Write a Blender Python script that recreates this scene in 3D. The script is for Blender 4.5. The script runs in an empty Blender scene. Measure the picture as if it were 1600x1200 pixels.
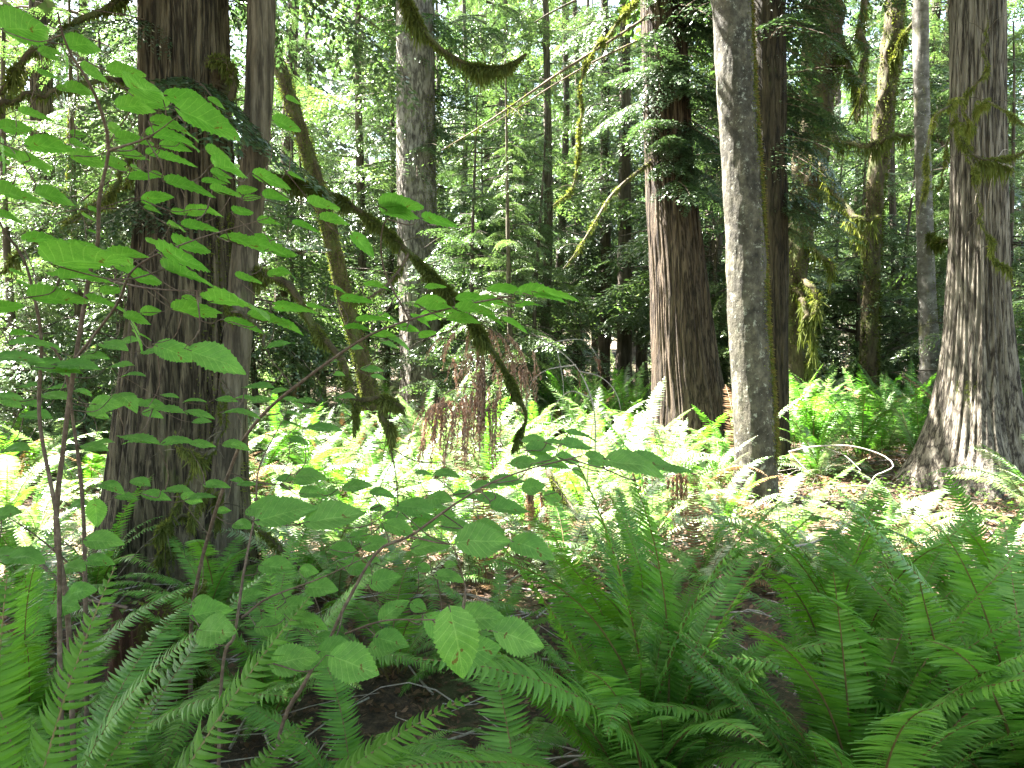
import bpy, math, random
import numpy as np
from mathutils import Vector
R = math.radians
random.seed(7)
rng = np.random.default_rng(7)
sc = bpy.context.scene
col = sc.collection

# ------------------------------------------------------------------ camera
PITCH = R(3.3)
CAM = np.array([0.0, 0.0, 1.5])
cam_d = bpy.data.cameras.new('camera')
cam = bpy.data.objects.new('camera', cam_d); col.objects.link(cam)
cam.location = CAM; cam.rotation_euler = (R(90) - PITCH, 0, 0)
cam_d.sensor_width = 36; cam_d.lens = 27.0; cam_d.clip_start = 0.05; cam_d.clip_end = 2000
sc.camera = cam
FW = np.array([0, math.cos(PITCH), -math.sin(PITCH)]); UP = np.array([0, math.sin(PITCH), math.cos(PITCH)]); RT = np.array([1.0, 0, 0])
# ------------------------------------------------------------------ light
SUN_EL = 57.0
SUN_H = np.array([-0.86, 0.51]); SUN_H /= np.linalg.norm(SUN_H)
SUN_AZ = math.atan2(SUN_H[0], SUN_H[1])
COT = 1 / math.tan(R(SUN_EL))
w = bpy.data.worlds.new('World'); sc.world = w; w.use_nodes = True
nt = w.node_tree; bg = nt.nodes['Background']
sky = nt.nodes.new('ShaderNodeTexSky'); sky.sky_type = 'NISHITA'; sky.sun_disc = False
sky.sun_elevation = R(SUN_EL); sky.sun_rotation = SUN_AZ; sky.dust_density = 2.0
vm = nt.nodes.new('ShaderNodeVectorMath'); vm.operation = 'MULTIPLY'; vm.inputs[1].default_value = (1.0, 0.92, 0.76)
nt.links.new(sky.outputs[0], vm.inputs[0]); nt.links.new(vm.outputs[0], bg.inputs[0]); bg.inputs[1].default_value = 0.06
sd = bpy.data.lights.new('sun', 'SUN'); sd.energy = 5.0; sd.angle = R(0.55); sd.color = (1.0, 0.96, 0.90)
so = bpy.data.objects.new('sun', sd); col.objects.link(so)
sun_dir = Vector((SUN_H[0] * math.cos(R(SUN_EL)), SUN_H[1] * math.cos(R(SUN_EL)), math.sin(R(SUN_EL))))
so.rotation_euler = sun_dir.to_track_quat('Z', 'Y').to_euler(); so.location = (0, 0, 30)
sc.view_settings.view_transform = 'Standard'; sc.view_settings.look = 'None'
sc.view_settings.exposure = 4.4; sc.view_settings.gamma = 1
cy = sc.cycles
cy.max_bounces = 5; cy.diffuse_bounces = 2; cy.glossy_bounces = 2; cy.transmission_bounces = 3; cy.transparent_max_bounces = 4
cy.sample_clamp_indirect = 4.0
cy.use_denoising = True; cy.denoiser = 'OPENIMAGEDENOISE'; cy.denoising_input_passes = 'RGB_ALBEDO_NORMAL'; cy.denoising_prefilter = 'NONE'

# ------------------------------------------------------------------ helpers
def P(px, py, d):
    """point seen at photo pixel (1600x1200 frame) at distance d ahead"""
    return CAM + d * (FW + RT * (px - 800) / 1200 + UP * (600 - py) / 1200)
def proj(p):
    v = np.asarray(p) - CAM; d = v @ FW
    return 800 + 1200 * (v @ RT) / d, 600 - 1200 * (v @ UP) / d, d

perm = np.concatenate([rng.permutation(256)] * 3)
grad = rng.normal(size=(256, 3)); grad /= np.linalg.norm(grad, axis=1)[:, None]
def pn(x, y, z):
    x, y, z = np.broadcast_arrays(np.asarray(x, float), y, z)
    xi, yi, zi = np.floor(x).astype(int), np.floor(y).astype(int), np.floor(z).astype(int)
    xf, yf, zf = x - xi, y - yi, z - zi
    f = lambda t: t * t * t * (t * (t * 6 - 15) + 10)
    u, v, w_ = f(xf), f(yf), f(zf)
    out = 0
    for a in (0, 1):
        for b in (0, 1):
            for c in (0, 1):
                h = perm[perm[perm[(xi + a) & 255] + ((yi + b) & 255)] + ((zi + c) & 255)]
                g = grad[h]
                d = g[..., 0] * (xf - a) + g[..., 1] * (yf - b) + g[..., 2] * (zf - c)
                out = out + d * (u if a else 1 - u) * (v if b else 1 - v) * (w_ if c else 1 - w_)
    return out * 1.5

def gz(x, y):
    x = np.asarray(x, float); y = np.asarray(y, float)
    z = -0.04 + 0.11 * pn(x * 0.35 + 3.1, y * 0.35 + 1.7, 0.5) + 0.05 * pn(x * 1.3, y * 1.3, 4.5)
    z = z + 0.06 * np.exp(-((x - 4.3) ** 2 + (y - 8.0) ** 2) / 3.0)
    for bx, by in ((-2.15, 5.0), (2.3, 9.7), (2.3, 7.2), (4.75, 7.8), (-1.85, 16.0), (4.4, 12.0)): z = z + .05 * np.exp(-((x - bx) ** 2 + (y - by) ** 2) / .5)
    z = z + np.clip(np.hypot(x, y) - 13, 0, 60) * 0.012
    z = z * np.clip((np.hypot(x, y)) / 3.0, 0.2, 1)
    return z

def build_mesh(name, verts, faces, mats, smooth=False, fmat=None):
    """faces: (N,k) int array"""
    me = bpy.data.meshes.new(name)
    verts = np.ascontiguousarray(verts, dtype=np.float32); faces = np.ascontiguousarray(faces, dtype=np.int32)
    n, k = faces.shape
    me.vertices.add(len(verts)); me.vertices.foreach_set('co', verts.ravel())
    me.loops.add(n * k); me.loops.foreach_set('vertex_index', faces.ravel())
    me.polygons.add(n); me.polygons.foreach_set('loop_start', np.arange(0, n * k, k, dtype=np.int32))
    if fmat is not None: me.polygons.foreach_set('material_index', np.ascontiguousarray(fmat, dtype=np.int32))
    me.update(calc_edges=True)
    me.polygons.foreach_set('use_smooth', np.full(n, bool(smooth)))
    for m in (mats if isinstance(mats, (list, tuple)) else [mats]): me.materials.append(m)
    return me
def quads_mesh(name, Q, mat, loc=(0, 0, 0)):
    V = Q.reshape(-1, 3) - np.asarray(loc)
    return build_mesh(name, V, np.arange(len(V)).reshape(-1, 4), mat)
def link(name, me, parent=None, loc=(0, 0, 0), rot=None, scale=None):
    o = bpy.data.objects.new(name, me); col.objects.link(o)
    o.location = tuple(float(v) for v in loc)
    if rot is not None: o.rotation_euler = rot
    if scale is not None: o.scale = (scale,) * 3 if np.isscalar(scale) else scale
    if parent is not None: o.parent = parent
    return o
def tag(o, label, cat, group=None, kind=None):
    if label: o['label'] = label
    if cat: o['category'] = cat
    if group: o['group'] = group
    if kind: o['kind'] = kind
    return o
def thing(name, loc, label, cat, group=None):
    o = bpy.data.objects.new(name, None); col.objects.link(o)
    o.empty_display_size = 0.1
    o.location = tuple(float(v) for v in loc)
    return tag(o, label, cat, group)

def catmull(pts, n):
    """pts (K,m) -> (n,m) smooth"""
    pts = np.asarray(pts, float)
    if len(pts) < 3:
        t = np.linspace(0, 1, n)[:, None]
        return pts[0] * (1 - t) + pts[-1] * t
    e = np.vstack([2 * pts[0] - pts[1], pts, 2 * pts[-1] - pts[-2]])
    seg = np.linalg.norm(np.diff(pts[:, :3], axis=0), axis=1); s = np.concatenate([[0], np.cumsum(seg)])
    q = np.linspace(0, s[-1], n); i = np.clip(np.searchsorted(s, q, side='right') - 1, 0, len(pts) - 2)
    t = ((q - s[i]) / np.maximum(seg[i], 1e-9))[:, None]
    p0, p1, p2, p3 = e[i], e[i + 1], e[i + 2], e[i + 3]
    return 0.5 * (2 * p1 + (p2 - p0) * t + (2 * p0 - 5 * p1 + 4 * p2 - p3) * t ** 2 + (3 * p1 - p0 - 3 * p2 + p3) * t ** 3)

class Acc:
    """collects tubes and quads into one mesh"""
    def __init__(s): s.v = []; s.f = []; s.n = 0
    def add(s, v, f): s.v.append(v); s.f.append(f + s.n); s.n += len(v)
    def tube(s, pts, r, nseg=6, n=None, rough=0.0, seed=0.0):
        """pts (K,3), r (K,) radii"""
        pts = np.asarray(pts, float); r = np.broadcast_to(np.asarray(r, float), (len(pts),))
        pr = np.hstack([pts, r[:, None]])
        if n: pr = catmull(pr, n)
        c, rr = pr[:, :3], np.maximum(pr[:, 3], 0.0004)
        t = np.gradient(c, axis=0); t /= np.maximum(np.linalg.norm(t, axis=1), 1e-9)[:, None]
        a = np.array([0.31, 0.2, 0.93]) if abs(t[0][2]) < 0.8 else np.array([1.0, 0.13, 0.1])
        u = np.cross(t, a); u /= np.linalg.norm(u, axis=1)[:, None]; v = np.cross(t, u)
        th = np.linspace(0, 2 * math.pi, nseg, endpoint=False)
        rad = rr[:, None] * np.ones(nseg)
        if rough: rad = rad * (1 + rough * pn(np.cos(th)[None] * 1.5 + seed, np.sin(th)[None] * 1.5, np.arange(len(c))[:, None] * 0.35))
        V = c[:, None] + rad[..., None] * (np.cos(th)[None, :, None] * u[:, None] + np.sin(th)[None, :, None] * v[:, None])
        m = len(c); i = np.arange(m - 1)[:, None] * nseg; j = np.arange(nseg)[None]; k = (j + 1) % nseg
        F = np.stack([i + j, i + k, i + nseg + k, i + nseg + j], -1).reshape(-1, 4)
        V = V.reshape(-1, 3)
        s.add(np.vstack([V, c[:1], c[-1:]]), F)
        b = len(V)
        cap = [[j_, b, b, (j_ + 1) % nseg] for j_ in range(0)]
        return c, rr
    def quads(s, Q):
        V = Q.reshape(-1, 3); s.add(V, np.arange(len(V)).reshape(-1, 4))
    def mesh(s, name, mat, loc=(0, 0, 0), smooth=True):
        return build_mesh(name, np.vstack(s.v) - np.asarray(loc), np.vstack(s.f), mat, smooth)

# ------------------------------------------------------------------ materials
def new_mat(name):
    m = bpy.data.materials.new(name); m.use_nodes = True
    t = m.node_tree; t.nodes.clear()
    out = t.nodes.new('ShaderNodeOutputMaterial')
    return m, t, out
def N(t, typ, **kw):
    n = t.nodes.new(typ)
    for k, v in kw.items():
        if k in n.inputs.keys(): n.inputs[k].default_value = v
        else: setattr(n, k, v)
    return n
def ramp(t, fac, stops):
    r = t.nodes.new('ShaderNodeValToRGB'); e = r.color_ramp.elements
    while len(e) < len(stops): e.new(0.5)
    for el, (p, c) in zip(e, stops): el.position = p; el.color = (*c, 1)
    t.links.new(fac, r.inputs[0]); return r.outputs[0]
def coords(t, scale):
    tc = t.nodes.new('ShaderNodeTexCoord'); mp = t.nodes.new('ShaderNodeMapping')
    mp.inputs['Scale'].default_value = scale; t.links.new(tc.outputs['Object'], mp.inputs[0]); return mp.outputs[0]
def noise(t, vec, scale, detail=4, rough=0.6):
    n = N(t, 'ShaderNodeTexNoise'); n.inputs['Scale'].default_value = scale; n.inputs['Detail'].default_value = detail
    n.inputs['Roughness'].default_value = rough
    if vec is not None: t.links.new(vec, n.inputs['Vector'])
    return n.outputs['Fac']
def mixc(t, fac, a, b, mode='MIX'):
    m = t.nodes.new('ShaderNodeMix'); m.data_type = 'RGBA'; m.blend_type = mode
    for s, v in ((m.inputs[0], fac), (m.inputs[6], a), (m.inputs[7], b)):
        if hasattr(v, 'links'): t.links.new(v, s)
        elif isinstance(v, (int, float)): s.default_value = v
        else: s.default_value = (*v, 1)
    return m.outputs[2]

def leaf_mat(name, cols, transl=0.4, rough=0.5, spec=0.4, tcol=None, nscale=30, veins=False):
    m, t, out = new_mat(name)
    geo = t.nodes.new('ShaderNodeNewGeometry'); oi = t.nodes.new('ShaderNodeObjectInfo')
    a = t.nodes.new('ShaderNodeMath'); a.operation = 'MULTIPLY_ADD'
    t.links.new(geo.outputs['Random Per Island'], a.inputs[0]); a.inputs[1].default_value = 0.55
    b = t.nodes.new('ShaderNodeMath'); b.operation = 'MULTIPLY'; t.links.new(oi.outputs['Random'], b.inputs[0]); b.inputs[1].default_value = 0.45
    t.links.new(b.outputs[0], a.inputs[2])
    n = len(cols); c = ramp(t, a.outputs[0], [(i / max(n - 1, 1), cols[i]) for i in range(n)])
    nz = noise(t, coords(t, (1, 1, 1)), nscale, 3)
    c = mixc(t, 0.35, c, ramp(t, nz, [(0.3, (0.45, 0.45, 0.4)), (0.7, (1.25, 1.2, 1.15))]), 'MULTIPLY')
    if veins:
        def mt(op, a, b=0.0):
            q = t.nodes.new('ShaderNodeMath'); q.operation = op
            for s_, v_ in zip(q.inputs, (a, b)):
                if hasattr(v_, 'links'): t.links.new(v_, s_)
                else: s_.default_value = v_
            return q.outputs[0]
        uvn = t.nodes.new('ShaderNodeUVMap'); sp = t.nodes.new('ShaderNodeSeparateXYZ'); t.links.new(uvn.outputs[0], sp.inputs[0])
        av = mt('ABSOLUTE', sp.outputs[1]); q = mt('FRACT', mt('MULTIPLY', mt('SUBTRACT', sp.outputs[0], mt('MULTIPLY', av, .30)), 7.5))
        side = mt('GREATER_THAN', mt('ABSOLUTE', mt('SUBTRACT', q, .5)), .445); rib = mt('LESS_THAN', av, .035)
        c = mixc(t, mt('MULTIPLY', mt('MAXIMUM', side, rib), .75), c, mixc(t, 1.0, c, (1.6, 1.3, 1.7), 'MULTIPLY'))
        n9 = noise(t, coords(t, (1, 1, 1)), 4.5, 2)
        n10 = noise(t, coords(t, (1, 1, 1)), 9, 1)
        c = mixc(t, ramp(t, n10, [(.70, (0, 0, 0)), (.74, (1, 1, 1))]), c, (0.14, 0.10, 0.03))
        c = mixc(t, .6, c, ramp(t, n9, [(.35, (.75, .8, .7)), (.65, (1.2, 1.12, 1.1))]), 'MULTIPLY')
    p = N(t, 'ShaderNodeBsdfPrincipled'); t.links.new(c, p.inputs['Base Color'])
    p.inputs['Roughness'].default_value = rough; p.inputs['Specular IOR Level'].default_value = spec
    tr = t.nodes.new('ShaderNodeBsdfTranslucent')
    tc = mixc(t, 1.0, c, tcol or (1.6, 1.9, 0.6), 'MULTIPLY')
    t.links.new(tc, tr.inputs[0])
    mx = t.nodes.new('ShaderNodeMixShader'); mx.inputs[0].default_value = transl
    t.links.new(p.outputs[0], mx.inputs[1]); t.links.new(tr.outputs[0], mx.inputs[2]); t.links.new(mx.outputs[0], out.inputs[0])
    return m
def bark_mat(name, dark, mid, light, vs=(14, 14, 1.1), bump=0.6, patch=None, patch_amt=0.55, moss=None, moss_at=0.6, dist=0.02, crack=0, blotch=0):
    m, t, out = new_mat(name)
    v = coords(t, vs)
    n1 = noise(t, v, 1.0, 8, 0.65)
    c = ramp(t, n1, [(0.28, dark), (0.5, mid), (0.72, light)])
    n0 = noise(t, coords(t, (1, 1, 0.5)), 1.6, 3)
    c = mixc(t, 0.6, c, ramp(t, n0, [(0.3, (0.6, 0.58, 0.56)), (0.7, (1.25, 1.22, 1.2))]), 'MULTIPLY')
    if blotch: c = mixc(t, blotch, c, ramp(t, noise(t, coords(t, (1, 1, .7)), 6, 5, .6), [(.42, (.3, .29, .27)), (.5, (.8, .8, .78)), (.58, (1.35, 1.33, 1.25))]), 'MULTIPLY')
    if crack:
        n5 = noise(t, coords(t, (vs[0] * .55, vs[1] * .55, vs[2] * .4)), 1.0, 7, .6)
        c = mixc(t, crack, c, ramp(t, n5, [(.44, (1, 1, 1)), (.49, (.12, .1, .09)), (.51, (.12, .1, .09)), (.56, (1, 1, 1))]), 'MULTIPLY')
    if patch is not None:
        n2 = noise(t, coords(t, (1, 1, 0.9)), 15, 8, 0.78)
        c = mixc(t, ramp(t, n2, [(patch_amt, (0, 0, 0)), (patch_amt + 0.06, (1, 1, 1))]), c, patch)
    if moss is not None:
        n3 = noise(t, coords(t, (1, 1, 0.35)), 3.5, 6, 0.7)
        c = mixc(t, ramp(t, n3, [(moss_at, (0, 0, 0)), (moss_at + 0.1, (1, 1, 1))]), c, moss)
    p = N(t, 'ShaderNodeBsdfPrincipled'); t.links.new(c, p.inputs['Base Color'])
    p.inputs['Roughness'].default_value = 0.85; p.inputs['Specular IOR Level'].default_value = 0.25
    bp = t.nodes.new('ShaderNodeBump'); bp.inputs['Strength'].default_value = bump; bp.inputs['Distance'].default_value = dist
    n4 = noise(t, v, 2.4, 6, 0.7)
    ad = t.nodes.new('ShaderNodeMath'); ad.operation = 'ADD'; t.links.new(n1, ad.inputs[0]); t.links.new(n4, ad.inputs[1])
    t.links.new(ad.outputs[0], bp.inputs['Height']); t.links.new(bp.outputs[0], p.inputs['Normal'])
    t.links.new(p.outputs[0], out.inputs[0])
    return m

M = {}
M['cedar'] = bark_mat('cedar_bark', (0.028, 0.022, 0.012), (0.102, 0.085, 0.050), (0.205, 0.178, 0.115), (28, 28, 2.4), 1.0, crack=.9, moss=(0.10, 0.12, 0.03), moss_at=0.6)
M['cedar_red'] = bark_mat('red_cedar_bark', (0.022, 0.015, 0.009), (0.082, 0.059, 0.038), (0.155, 0.125, 0.09), (28, 28, 2.2), 1.0, crack=.9)
M['cedar_grey'] = bark_mat('grey_cedar_bark', (0.046, 0.038, 0.028), (0.175, 0.155, 0.12), (0.33, 0.30, 0.245), (26, 26, 2.0), 1.0, crack=.9)
M['alder'] = bark_mat('alder_bark', (0.02, 0.018, 0.013), (0.065, 0.06, 0.044), (0.125, 0.118, 0.09), (17, 17, 13), 0.8, patch=(0.235, 0.24, 0.195), patch_amt=0.56, moss=(0.035, 0.033, 0.02), moss_at=0.57, dist=0.01, blotch=.6)
M['fir'] = bark_mat('fir_bark', (0.055, 0.048, 0.038), (0.20, 0.18, 0.15), (0.34, 0.32, 0.27), (11, 11, 4), 1.0, crack=.7, moss=(0.12, 0.13, 0.04), moss_at=0.62)
M['slim_mossy'] = bark_mat('mossy_stick_bark', (0.03, 0.025, 0.014), (0.08, 0.07, 0.04), (0.14, 0.12, 0.08), (12, 12, 2.5), 0.5, moss=(0.13, 0.15, 0.05), moss_at=0.5, dist=0.01)
M['slim'] = bark_mat('slim_trunk_bark', (0.03, 0.025, 0.016), (0.105, 0.09, 0.06), (0.2, 0.175, 0.128), (26, 26, 3), 0.9, moss=(0.09, 0.10, 0.04), moss_at=0.6, dist=0.012, crack=.6)
M['mossy'] = bark_mat('mossy_bark', (0.02, 0.015, 0.008), (0.07, 0.055, 0.028), (0.14, 0.12, 0.06), (12, 12, 5), 1.0, moss=(0.08, 0.095, 0.03), moss_at=0.5)
M['dark_mossy'] = bark_mat('dark_mossy_bark', (0.012, 0.009, 0.005), (0.045, 0.036, 0.02), (0.09, 0.075, 0.045), (22, 22, 3), 1.0, moss=(0.05, 0.06, 0.02), moss_at=0.58, crack=.8)
M['pale'] = bark_mat('pale_patchy_bark', (0.04, 0.035, 0.026), (0.12, 0.113, 0.095), (0.25, 0.24, 0.21), (5, 5, 7), 0.3, patch=(0.42, 0.42, 0.38), patch_amt=0.58, moss=(0.13, 0.13, 0.05), moss_at=0.55, dist=0.01)
M['far'] = bark_mat('distant_trunk_bark', (0.02, 0.017, 0.013), (0.065, 0.053, 0.04), (0.14, 0.12, 0.095), (12, 12, 1.5), 0.4)
M['twig'] = bark_mat('twig_bark', (0.045, 0.03, 0.02), (0.10, 0.07, 0.05), (0.19, 0.15, 0.11), (60, 60, 60), 0.2, dist=0.002)
M['dry_twig'] = bark_mat('dry_twig_bark', (0.16, 0.13, 0.11), (0.34, 0.30, 0.27), (0.5, 0.46, 0.42), (60, 60, 60), 0.2, dist=0.002)
M['rot'] = bark_mat('rotten_wood', (0.015, 0.009, 0.006), (0.06, 0.026, 0.015), (0.13, 0.07, 0.04), (14, 14, 2.5), 0.9, moss=(0.08, 0.09, 0.02), moss_at=0.55)
M['moss'] = leaf_mat('moss', [(0.05, 0.07, 0.018), (0.11, 0.135, 0.035), (0.2, 0.225, 0.07)], 0.4, 0.9, 0.05, (1.3, 1.3, 0.6))
M['moss_brown'] = leaf_mat('brown_moss', [(0.07, 0.05, 0.02), (0.15, 0.12, 0.04), (0.2, 0.19, 0.06)], 0.3, 0.9, 0.05, (1.3, 1.2, 0.6))
M['hazel'] = leaf_mat('hazel_leaf', [(0.105, 0.25, 0.055), (0.14, 0.29, 0.065), (0.18, 0.33, 0.08)], 0.55, 0.55, 0.25, (1.1, 1.55, 0.55), 60, veins=True)
M['fern'] = leaf_mat('sword_fern_frond', [(0.05, 0.145, 0.022), (0.10, 0.225, 0.036), (0.15, 0.29, 0.05)], 0.34, 0.45, 0.35, (1.3, 1.7, 0.6), 25)
M['fern_sunlit'] = leaf_mat('sunlit_fern_frond', [(0.08, 0.16, 0.05), (0.17, 0.25, 0.12), (0.36, 0.40, 0.27)], 0.38, 0.35, 0.9, (1.25, 1.45, 0.8), 25)  # fronds of the sunlit clearing: whitening by strong sun put into the pale colours
M['fern_bright'] = leaf_mat('bright_fern_frond', [(0.07, 0.17, 0.02), (0.09, 0.2, 0.026), (0.11, 0.22, 0.03)], 0.5, 0.55, 0.2, (1.3, 1.6, 0.5), 25)
M['fern_dead'] = leaf_mat('dead_fern_frond', [(0.10, 0.055, 0.03), (0.2, 0.12, 0.06), (0.32, 0.22, 0.12)], 0.25, 0.8, 0.1, (1.3, 1.1, 0.8), 25)
M['cedar_leaf'] = leaf_mat('cedar_foliage', [(0.028, 0.058, 0.026), (0.052, 0.092, 0.042), (0.11, 0.15, 0.075)], 0.3, 0.33, 0.8, (1.25, 1.45, 0.7), 3)
M['bright_leaf'] = leaf_mat('young_conifer_foliage', [(0.042, 0.085, 0.032), (0.08, 0.13, 0.052), (0.16, 0.21, 0.10)], 0.36, 0.33, 0.8, (1.3, 1.5, 0.7), 3)
M['canopy'] = leaf_mat('canopy_foliage', [(0.03, 0.07, 0.018), (0.06, 0.11, 0.04), (0.11, 0.15, 0.06)], 0.4, 0.4, 0.6, (1.3, 1.5, 0.7), 1)
M['dead_spray'] = leaf_mat('dead_cedar_foliage', [(0.09, 0.05, 0.034), (0.20, 0.12, 0.082), (0.44, 0.32, 0.24)], 0.25, 0.8, 0.1, (1.3, 1.0, 0.8), 20)
M['litter'] = leaf_mat('fallen_leaves', [(0.04, 0.02, 0.011), (0.10, 0.055, 0.03), (0.18, 0.11, 0.065), (0.36, 0.26, 0.17)], 0.15, 0.7, 0.3, (1.2, 1.0, 0.8), 10)
M['herb'] = leaf_mat('ground_herb', [(0.04, 0.10, 0.02), (0.08, 0.15, 0.03), (0.13, 0.19, 0.04)], 0.4, 0.5, 0.4)
M['stalk'] = leaf_mat('fern_stalk', [(0.13, 0.11, 0.035), (0.16, 0.09, 0.04)], 0.0, 0.6, 0.3)
def ground_mat():
    m, t, out = new_mat('forest_soil')
    v = coords(t, (1, 1, 1))
    n1 = noise(t, v, 26, 9, 0.75); n2 = noise(t, v, 1.1, 4)
    c = ramp(t, n1, [(0.3, (0.014, 0.008, 0.004)), (0.48, (0.045, 0.027, 0.016)), (0.6, (0.10, 0.063, 0.038)), (0.75, (0.24, 0.17, 0.115))])
    c = mixc(t, ramp(t, n2, [(0.5, (0, 0, 0)), (0.62, (1, 1, 1))]), c, mixc(t, 0.5, c, (0.09, 0.12, 0.03)))
    p = N(t, 'ShaderNodeBsdfPrincipled'); t.links.new(c, p.inputs['Base Color']); p.inputs['Roughness'].default_value = 0.95
    bp = t.nodes.new('ShaderNodeBump'); bp.inputs['Strength'].default_value = 0.8; bp.inputs['Distance'].default_value = 0.03
    t.links.new(n1, bp.inputs['Height']); t.links.new(bp.outputs[0], p.inputs['Normal']); t.links.new(p.outputs[0], out.inputs[0])
    return m
M['soil'] = ground_mat()

# ------------------------------------------------------------------ ground
def ground():
    a = np.concatenate([-np.geomspace(400, 16, 26), np.linspace(-15, 15, 241), np.geomspace(16, 400, 26)])
    b = np.concatenate([-np.geomspace(400, 6, 26), np.linspace(-5, 25, 241), np.geomspace(26, 400, 26)])
    X, Y = np.meshgrid(a, b, indexing='ij'); Z = gz(X, Y)
    V = np.stack([X, Y, Z], -1).reshape(-1, 3); n, m = X.shape
    i = np.arange(n - 1)[:, None] * m; j = np.arange(m - 1)[None]
    F = np.stack([i + j, i + m + j, i + m + j + 1, i + j + 1], -1).reshape(-1, 4)
    tag(link('forest_floor', build_mesh('forest_floor', V, F, M['soil'], True)), None, None, kind='structure')
ground()

# ------------------------------------------------------------------ light gaps in the canopy (x, y, rx, ry, share of leaves removed)
GAPS = [(-0.4, 8.2, 3.3, 3.0, 0.99), (2.0, 6.6, 1.6, 1.6, 0.9), (5.2, 7.4, 1.1, 0.6, 0.99), (3.4, 8.3, 1.3, .9, .95), (-3.9, 9.0, 1.8, 3.0, 0.85), (-1.4, 13.0, 3.2, 3.2, 0.85),
        (5.5, 11.5, 2.6, 1.5, 0.7), (-0.4, 4.4, 0.7, 0.6, 0.85), (-7.5, 13, 4, 5, 0.7), (8, 16, 4, 4, 0.6), (-0.9, 2.9, 0.35, 0.3, 0.7), (1.7, 3.3, .9, .5, .7), (.6, 2.3, .35, .25, .8), (-1.1, 1.3, .35, .3, .8), (-.1, 1.5, .25, .2, .7)]
def lit_cull(c, strength=1.0, gaps=None):
    """c (N,3) leaf centres high in a crown -> keep mask"""
    h = np.clip(c[:, 2] - 0.6, 0, None)
    gx = c[:, 0] - SUN_H[0] * COT * h; gy = c[:, 1] - SUN_H[1] * COT * h
    keep = np.ones(len(c), bool)
    u = rng.random(len(c))
    wob = 0.75 * pn(gx * 1.1, gy * 1.1, 7.3) + .3 * pn(gx * 3, gy * 3, 2.3)
    for x, y, rx, ry, s in (gaps or GAPS):
        q = np.hypot((gx - x) / rx, (gy - y) / ry) + wob
        keep &= ~((q < 1) & (u < s * strength) & (c[:, 2] > 2.2))
    return keep

# ------------------------------------------------------------------ foliage sprays
def leaf_quads(p, d, up, L, W):
    """diamond leaves: p base, d direction, up normal-ish; arrays (N,3)"""
    s = np.cross(d, up); s /= np.maximum(np.linalg.norm(s, axis=1), 1e-6)[:, None]
    L = np.broadcast_to(L, (len(p),))[:, None]; W = np.broadcast_to(W, (len(p),))[:, None]
    m = p + d * L * 0.45
    return np.stack([p, m + s * W, p + d * L, m - s * W], 1)
def spray(L, leaf, step, droop, width=0.42, wratio=0.24, rise=0.15, hang=0.5):
    """flat conifer bough along +x"""
    out = []
    t = np.arange(0.12, 1.0, step / L)
    for k, tk in enumerate(t):
        p0 = np.array([L * tk, 0, rise * L * tk - droop * L * tk ** 2])
        for sgn in (-1, 1):
            ll = L * width * (1 - tk) ** 0.75 * rng.uniform(0.6, 1.1) + leaf
            an = R(rng.uniform(42, 66)) * sgn
            n = max(2, int(ll / (leaf * 0.62)))
            s = (np.arange(n) + rng.uniform(0, .6)) / n
            dx, dy = math.cos(an), math.sin(an)
            q = p0 + np.stack([dx * ll * s, dy * ll * s, -hang * ll * s ** 2 + 0 * s], 1)
            for sd in (-1, 0, 1) if False else (-1, 1):
                a2 = an + sd * R(38) + rng.normal(0, 0.18, n)
                d = np.stack([np.cos(a2), np.sin(a2), -hang * 0.9 * s - 0.12 + rng.normal(0, 0.22, n)], 1)
                d /= np.linalg.norm(d, axis=1)[:, None]
                up = np.stack([rng.normal(0, .35, n), rng.normal(0, .35, n), np.ones(n)], 1)
                out.append(leaf_quads(q + rng.normal(0, leaf * .12, q.shape), d, up, leaf * rng.uniform(0.75, 1.35, n), leaf * wratio))
    return np.concatenate(out)
POOL = {
    'fine': [spray(1.0, 0.034, 0.036, dr, hang=hg) for dr, hg in ((0.2, .3), (.35, .5), (.5, .7), (0.3, .4))],
    'mid': [spray(1.0, 0.040, 0.045, dr, hang=hg, wratio=.2) for dr, hg in ((0.3, .5), (.45, .8), (.6, 1.0), (0.4, .6), (.7, .8))],
    'far': [spray(1.0, 0.050, 0.052, dr, hang=hg, wratio=.22) for dr, hg in ((0.3, .5), (.45, .8), (.6, 1.0), (0.4, .6), (.7, .8))],
    'upper': [spray(1.0, 0.038, 0.05, dr, hang=hg, wratio=.42) for dr, hg in ((0.2, .3), (.35, .5), (.5, .6))],
    'coarse': [spray(1.0, 0.16, 0.13, dr, hang=hg, wratio=.34) for dr, hg in ((0.2, .3), (.35, .5), (.5, .6))],
}
def place(Q, pos, az, L, tilt=0.0, roll=0.0):
    """tilt raises the tip"""
    c, s = math.cos(roll), math.sin(roll)
    Rx = np.array([[1, 0, 0], [0, c, -s], [0, s, c]])
    c, s = math.cos(tilt), math.sin(tilt)
    Ry = np.array([[c, 0, -s], [0, 1, 0], [s, 0, c]])
    c, s = math.cos(az), math.sin(az)
    Rz = np.array([[c, -s, 0], [s, c, 0], [0, 0, 1]])
    return (Q * L) @ (Rz @ Ry @ Rx).T + np.asarray(pos)
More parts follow.
